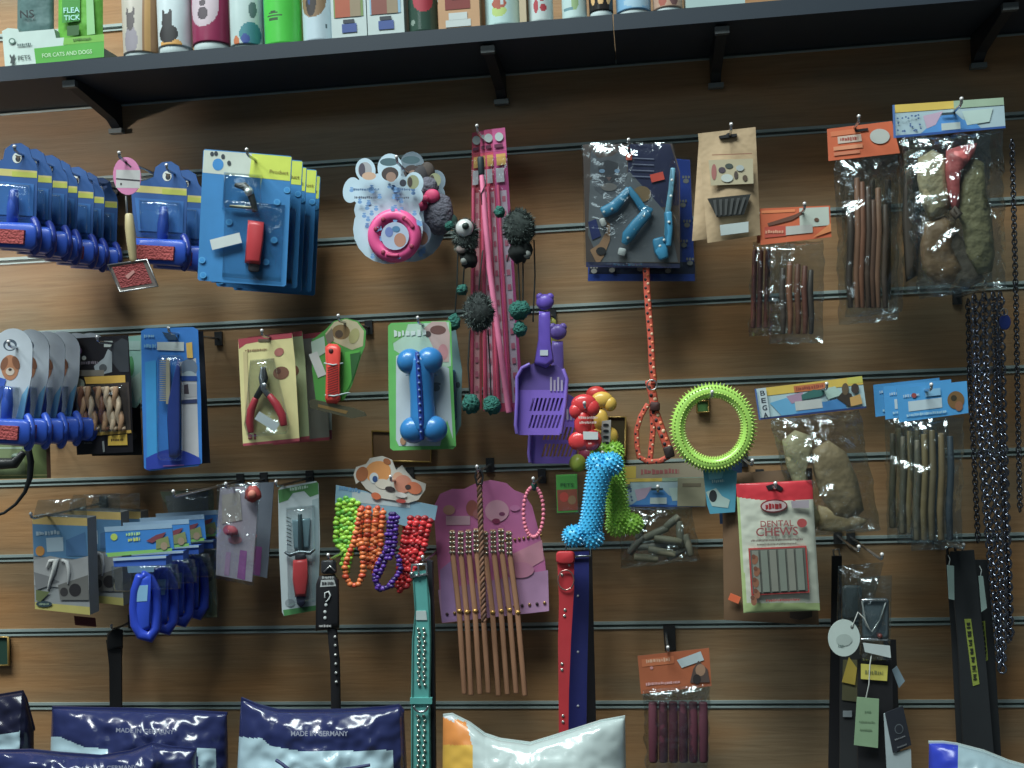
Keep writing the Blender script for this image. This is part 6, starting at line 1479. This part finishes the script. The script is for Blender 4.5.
with t.part('plastic_top') as b: b.pillow([(838, 566), (884, 562)], [(836, 640), (862, 645)], .012, FILM, nx=12, ny=16, crump=.005, seed=4)
with t.part('buckle') as b: b.dome(rrect(842, 585, 862, 620, 4), m(70, 80, 84, .3), 0, .007)
with t.part('yellow_label') as b: b.slab([(849, 657), (857, 668), (855, 685), (842, 682)], m(180, 155, 40), .002, .003)
with t.part('strap') as b: b.slab([(840, 640), (860, 640), (860, 800), (840, 800)], m(40, 42, 44), -.003, 0)
with t.part('size_label') as b: b.slab([(843, 711), (852, 711), (852, 717), (843, 717)], m(120, 130, 135), .001, .002)
with t.part('backing_card') as b: b.slab([(843, 660), (858, 660), (858, 702), (842, 700)], m(90, 88, 60), .0005, .0012)
t = T('nylon_lead', 'long black nylon lead behind the collar packs, reaching the frame bottom', 'pet lead', 836, 556, .045)
with t.part('strap') as b: b.slab([(832, 556), (842, 556), (841, 640), (839, 800), (828, 800), (831, 640)], m(22, 22, 26), 0, .003)
with t.part('strap') as b: b.slab([(884, 640), (896, 640), (902, 800), (884, 800)], m(24, 24, 28), 0, .003)
with t.part('clip') as b: b.tube([(834, 556, .003), (833, 550, .003), (839, 549, .003), (840, 556, .003)], 1, STEEL, seg=6)
hook(881, 560, .16, 'long steel hook above the black nylon collar packs')
hook(858, 552, .12, 'second steel hook behind the black nylon collar packs')

# black leads with yellow writing
def lead(label, x0, x1, d, q, yel):
    t = T('nylon_lead', label, 'pet lead', x0, 548, d, None)
    with t.part('strap') as b: b.slab(q, m(30, 34, 38, .6), 0, .003)
    s_ = b.obj
    if yel:
        with t.part('woven_label', s_) as b:
            b.slab(yel, m(130, 145, 40), .003, .0036); n = 6
            b.n = 28
            for i, ch in enumerate('TRAINER'): c = inq(yel, .5, .1 + .13 * i); b.text(ch * 2, c[0], c[1], 5, m(35, 40, 30), .0042, 84, 6)
    return t
t = lead('black lead with a large yellow woven label, widest of the group', 948, 975, .075, [(950, 552), (974, 550), (984, 640), (998, 800), (966, 800), (958, 640)], [(964.5, 619), (971, 619), (979.5, 684), (973, 686)])
t = lead('black lead with a dim yellow label under the steel chains', 976, 992, .06, [(973, 560), (988, 560), (994, 640), (1004, 800), (982, 800), (978, 640)], [(978, 622), (985, 621), (988, 660), (983, 662)])
t = lead('plain narrow black lead at the left of the yellow labelled leads', 948, 956, .05, [(946, 555), (957, 554), (963, 640), (968, 800), (960, 800), (952, 640)], None)
with t.part('loop_end') as b: b.tube([(948, 560, .004), (947, 548, .004), (955, 546, .004), (956, 560, .004)], 1.6, BK, seg=6)
for lab, q in (('white slip tag on the narrow black lead', [(947, 565), (954, 566), (954.5, 600), (949, 599)]), ('slim pale tag on the black lead under the steel chains', [(978.5, 576), (983, 576), (987, 608), (981.5, 612)])):
    t = T('swing_tag', lab, 'tag', q[0][0], q[0][1], .09)
    with t.part('tag_card') as b: b.slab(q, m(125, 150, 145), 0, .001)
    with t.part('string') as b: b.tube([(q[0][0] + 2, q[0][1], 0), (q[0][0] + 3, q[0][1] - 6, -.002), (q[0][0] + 1, q[0][1] - 10, -.006)], .5, m(140, 150, 150), seg=5)
hook(962, 550, .10, 'steel hook carrying the black nylon leads')

# black strap at the left
t = T('nylon_lead', 'single black strap hanging alone above the navy food sacks', 'pet lead', 112, 628, .04)
with t.part('strap') as b: b.slab([(106, 640), (122, 638), (121, 660), (122, 800), (111, 800), (109, 665)], m(28, 28, 30), 0, .003)
with t.part('loop_end') as b: b.dome([(107, 634), (115, 627), (123, 630), (123, 648), (107, 650)], m(28, 30, 32), -.002, .008)
hook(114, 630, .05, 'short steel hook holding the single black strap')

# =================================================== food sacks at the bottom
NV = m(30, 38, 82, .22, coat=.3); NVD = m(20, 22, 46, .25); SWH = m(150, 178, 190, .25); 
def sack(name, label, top, botx, d, base, fn, th=.05, seed=1, grp=None, crump=.006, dd=0):
    """stands on the low shelf: bottom edge follows the shelf top"""
    cx = (top[0][0] + top[-1][0]) / 2
    t = T(name, label, 'pet food', cx, 760, d, grp); 
    # pixel row of the shelf top at this depth
    lo_, hi_ = 760, 1600
    for _ in range(40):
        mid = (lo_ + hi_) / 2
        if P(cx, mid, d).z > BZ + .006: lo_ = mid
        else: hi_ = mid
    yb = lo_
    with t.part('sack_body') as b:
        b.pillow(top, [(botx[0], yb), (botx[1], yb - 2)], th, base, nx=130, ny=260, crump=crump, seed=seed, fn=fn, pw=.45, freq=.035)
    with t.part('top_seal') as b:
        p2 = [(x, y + 1) for x, y in top]; p3 = [(x, y - 1.5) for x, y in top]
        b.slab(p3 + p2[::-1], base, -.0012, .0012)
    return t
def poly_in(pts):
    def f(x, y):
        c = False; n = len(pts)
        for i in range(n):
            a = pts[i]; b_ = pts[(i + 1) % n]
            if (a[1] > y) != (b_[1] > y) and x < (b_[0] - a[0]) * (y - a[1]) / (b_[1] - a[1]) + a[0]: c = not c
        return c
    return f
w1 = poly_in([(45, 736), (60, 737), (72, 742), (84, 747), (108, 749), (108, 900), (40, 900)]); w2 = poly_in([(196, 748), (216, 749), (214, 900), (200, 900), (199, 765)])
t = sack('food_sack', 'navy glossy dog food sack with white swoosh, behind the lower front sack', [(52, 708), (90, 709), (140, 710), (190, 712), (227, 714)], (40, 236), .22, NV, lambda x, y: SWH if w1(x, y) or w2(x, y) else NV, seed=1, grp='navy food sacks')
with t.part('printed_text') as b: b.text('MADE IN GERMANY', 145, 731, 4.6, m(150, 155, 175), .047, 2, 58)
w3 = poly_in([(0, 790), (200, 790), (200, 900), (0, 900)])
t = sack('food_sack', 'low navy food sack in front, its top edge crumpled and shiny', [(-30, 752), (30, 751), (60, 754), (100, 757), (130, 752), (152, 744), (170, 748), (196, 750)], (-30, 200), .34, NV, lambda x, y: SWH if w3(x, y) else NV, seed=5, grp='navy food sacks', crump=.010)
with t.part('printed_text') as b: b.text('MADE IN GERMANY', 108, 768, 4.6, m(150, 155, 175), .045, -2, 58)
w4 = poly_in([(-20, 736), (10, 733), (20, 731), (18, 900), (-20, 900)])
t = sack('food_sack', 'dark navy food sack cut off by the left edge, pointed corner up', [(-60, 700), (-10, 697), (10, 694), (22, 692), (26, 700), (34, 730)], (-60, 34), .22, NVD, lambda x, y: SWH if w4(x, y) else NVD, seed=8, grp='navy food sacks', th=.03)
w5 = poly_in([(236, 736), (252, 738), (262, 738), (270, 746), (300, 751), (350, 751), (393, 750), (396, 900), (228, 900)])
t = sack('food_sack', 'navy and white dog food sack with its label text, largest in the centre left', [(241, 699), (258, 706), (277, 711), (310, 711.5), (350, 710.5), (385, 708), (399, 706), (404, 712)], (222, 422), .25, NV, lambda x, y: SWH if w5(x, y) else NV, seed=3, grp='navy food sacks')
with t.part('printed_text') as b:
    b.text('MADE IN GERMANY', 319.5, 733.5, 5.2, m(160, 165, 185), .048, 0, 57)
    b.tube([(276, 760, .050), (282, 764, .052), (292, 772, .054)], 1.6, m(35, 45, 90)); b.tube([(340, 770, .054), (354, 768, .054), (370, 765, .052)], 1.6, m(35, 45, 90))
# white sack with orange corner
w6 = poly_in([(440, 715), (466, 722), (472, 745), (474, 900), (445, 900)]); w7 = poly_in([(440, 745), (473, 745), (474, 900), (446, 900)])
ORG = m(200, 120, 35, .3); YLO = m(200, 155, 30, .3); WSK = m(165, 180, 180, .2, coat=.3); WTP = m(170, 175, 180, .3)
t = sack('food_sack', 'white glossy food sack with an orange and yellow corner', [(443, 716), (452, 715), (470, 724), (485, 735), (500, 740), (530, 744), (550, 738), (575, 730), (600, 722), (625, 717.5)], (440, 632), .24, WSK, lambda x, y: WTP if y < 717 + (x - 443) * .5 and x < 455 else (YLO if w7(x, y) else ORG if w6(x, y) else WSK), seed=6, crump=.0035)
BLU = m(30, 50, 165, .25)
w8 = poly_in([(920, 730), (958, 740), (954, 900), (925, 900)])
t = sack('food_sack', 'white food sack with a bright blue corner at the lower right', [(929, 743), (944, 743), (958, 745), (985, 752), (1010, 762), (1060, 776)], (924, 1060), .26, WSK, lambda x, y: BLU if w8(x, y) else m(130, 155, 165, .25), seed=9, crump=.003)

# ------------------------------------------------------------------ lights
def area(name, loc, target, size, size_y, power, color):
    l = bpy.data.lights.new(name, 'AREA'); l.shape = 'RECTANGLE'; l.size = size; l.size_y = size_y; l.energy = power; l.color = color
    o = bpy.data.objects.new(name, l); COL.objects.link(o); o.location = loc
    o.rotation_euler = (Vector(target) - Vector(loc)).to_track_quat('-Z', 'Y').to_euler()
    return o
area('ceiling_light', (-.8, -1.5, 4.2), (-.25, -.1, 1.2), 2.0, .8, 135, (.90, 1.0, .97))
area('left_light', (-2.4, -1.5, 3.9), (-.3, 0, 1.3), .4, .5, 32, (.95, 1.0, .98))  # unseen source added at upper left, throws shadows to the right
area('front_fill', (-1.0, -2.2, 2.6), (-.2, 0, 1.3), .9, .3, 3, (.84, .98, 1.0))  # weak fill added from the front, not a shop fixture
l = bpy.data.lights.new('left_patch_spot', 'SPOT'); l.energy = 60; l.spot_size = math.radians(15); l.spot_blend = .35; l.color = (1, .95, .88); l.shadow_soft_size = .05  # added spot, aimed to leave a bright patch on the upper left wall
o = bpy.data.objects.new('left_patch_spot', l); COL.objects.link(o); o.location = (-2.0, -1.3, 1.75)
o.rotation_euler = (P(-40, 170, 0) - Vector(o.location)).to_track_quat('-Z', 'Y').to_euler()
w = bpy.data.worlds.new('room'); scene.world = w; w.use_nodes = True
bg = w.node_tree.nodes['Background']; bg.inputs[0].default_value = (.55, .72, .8, 1); bg.inputs[1].default_value = .075
scene.view_settings.view_transform = 'Standard'; scene.view_settings.look = 'None'
scene.cycles.transparent_max_bounces = 24
scene.view_settings.exposure = 0
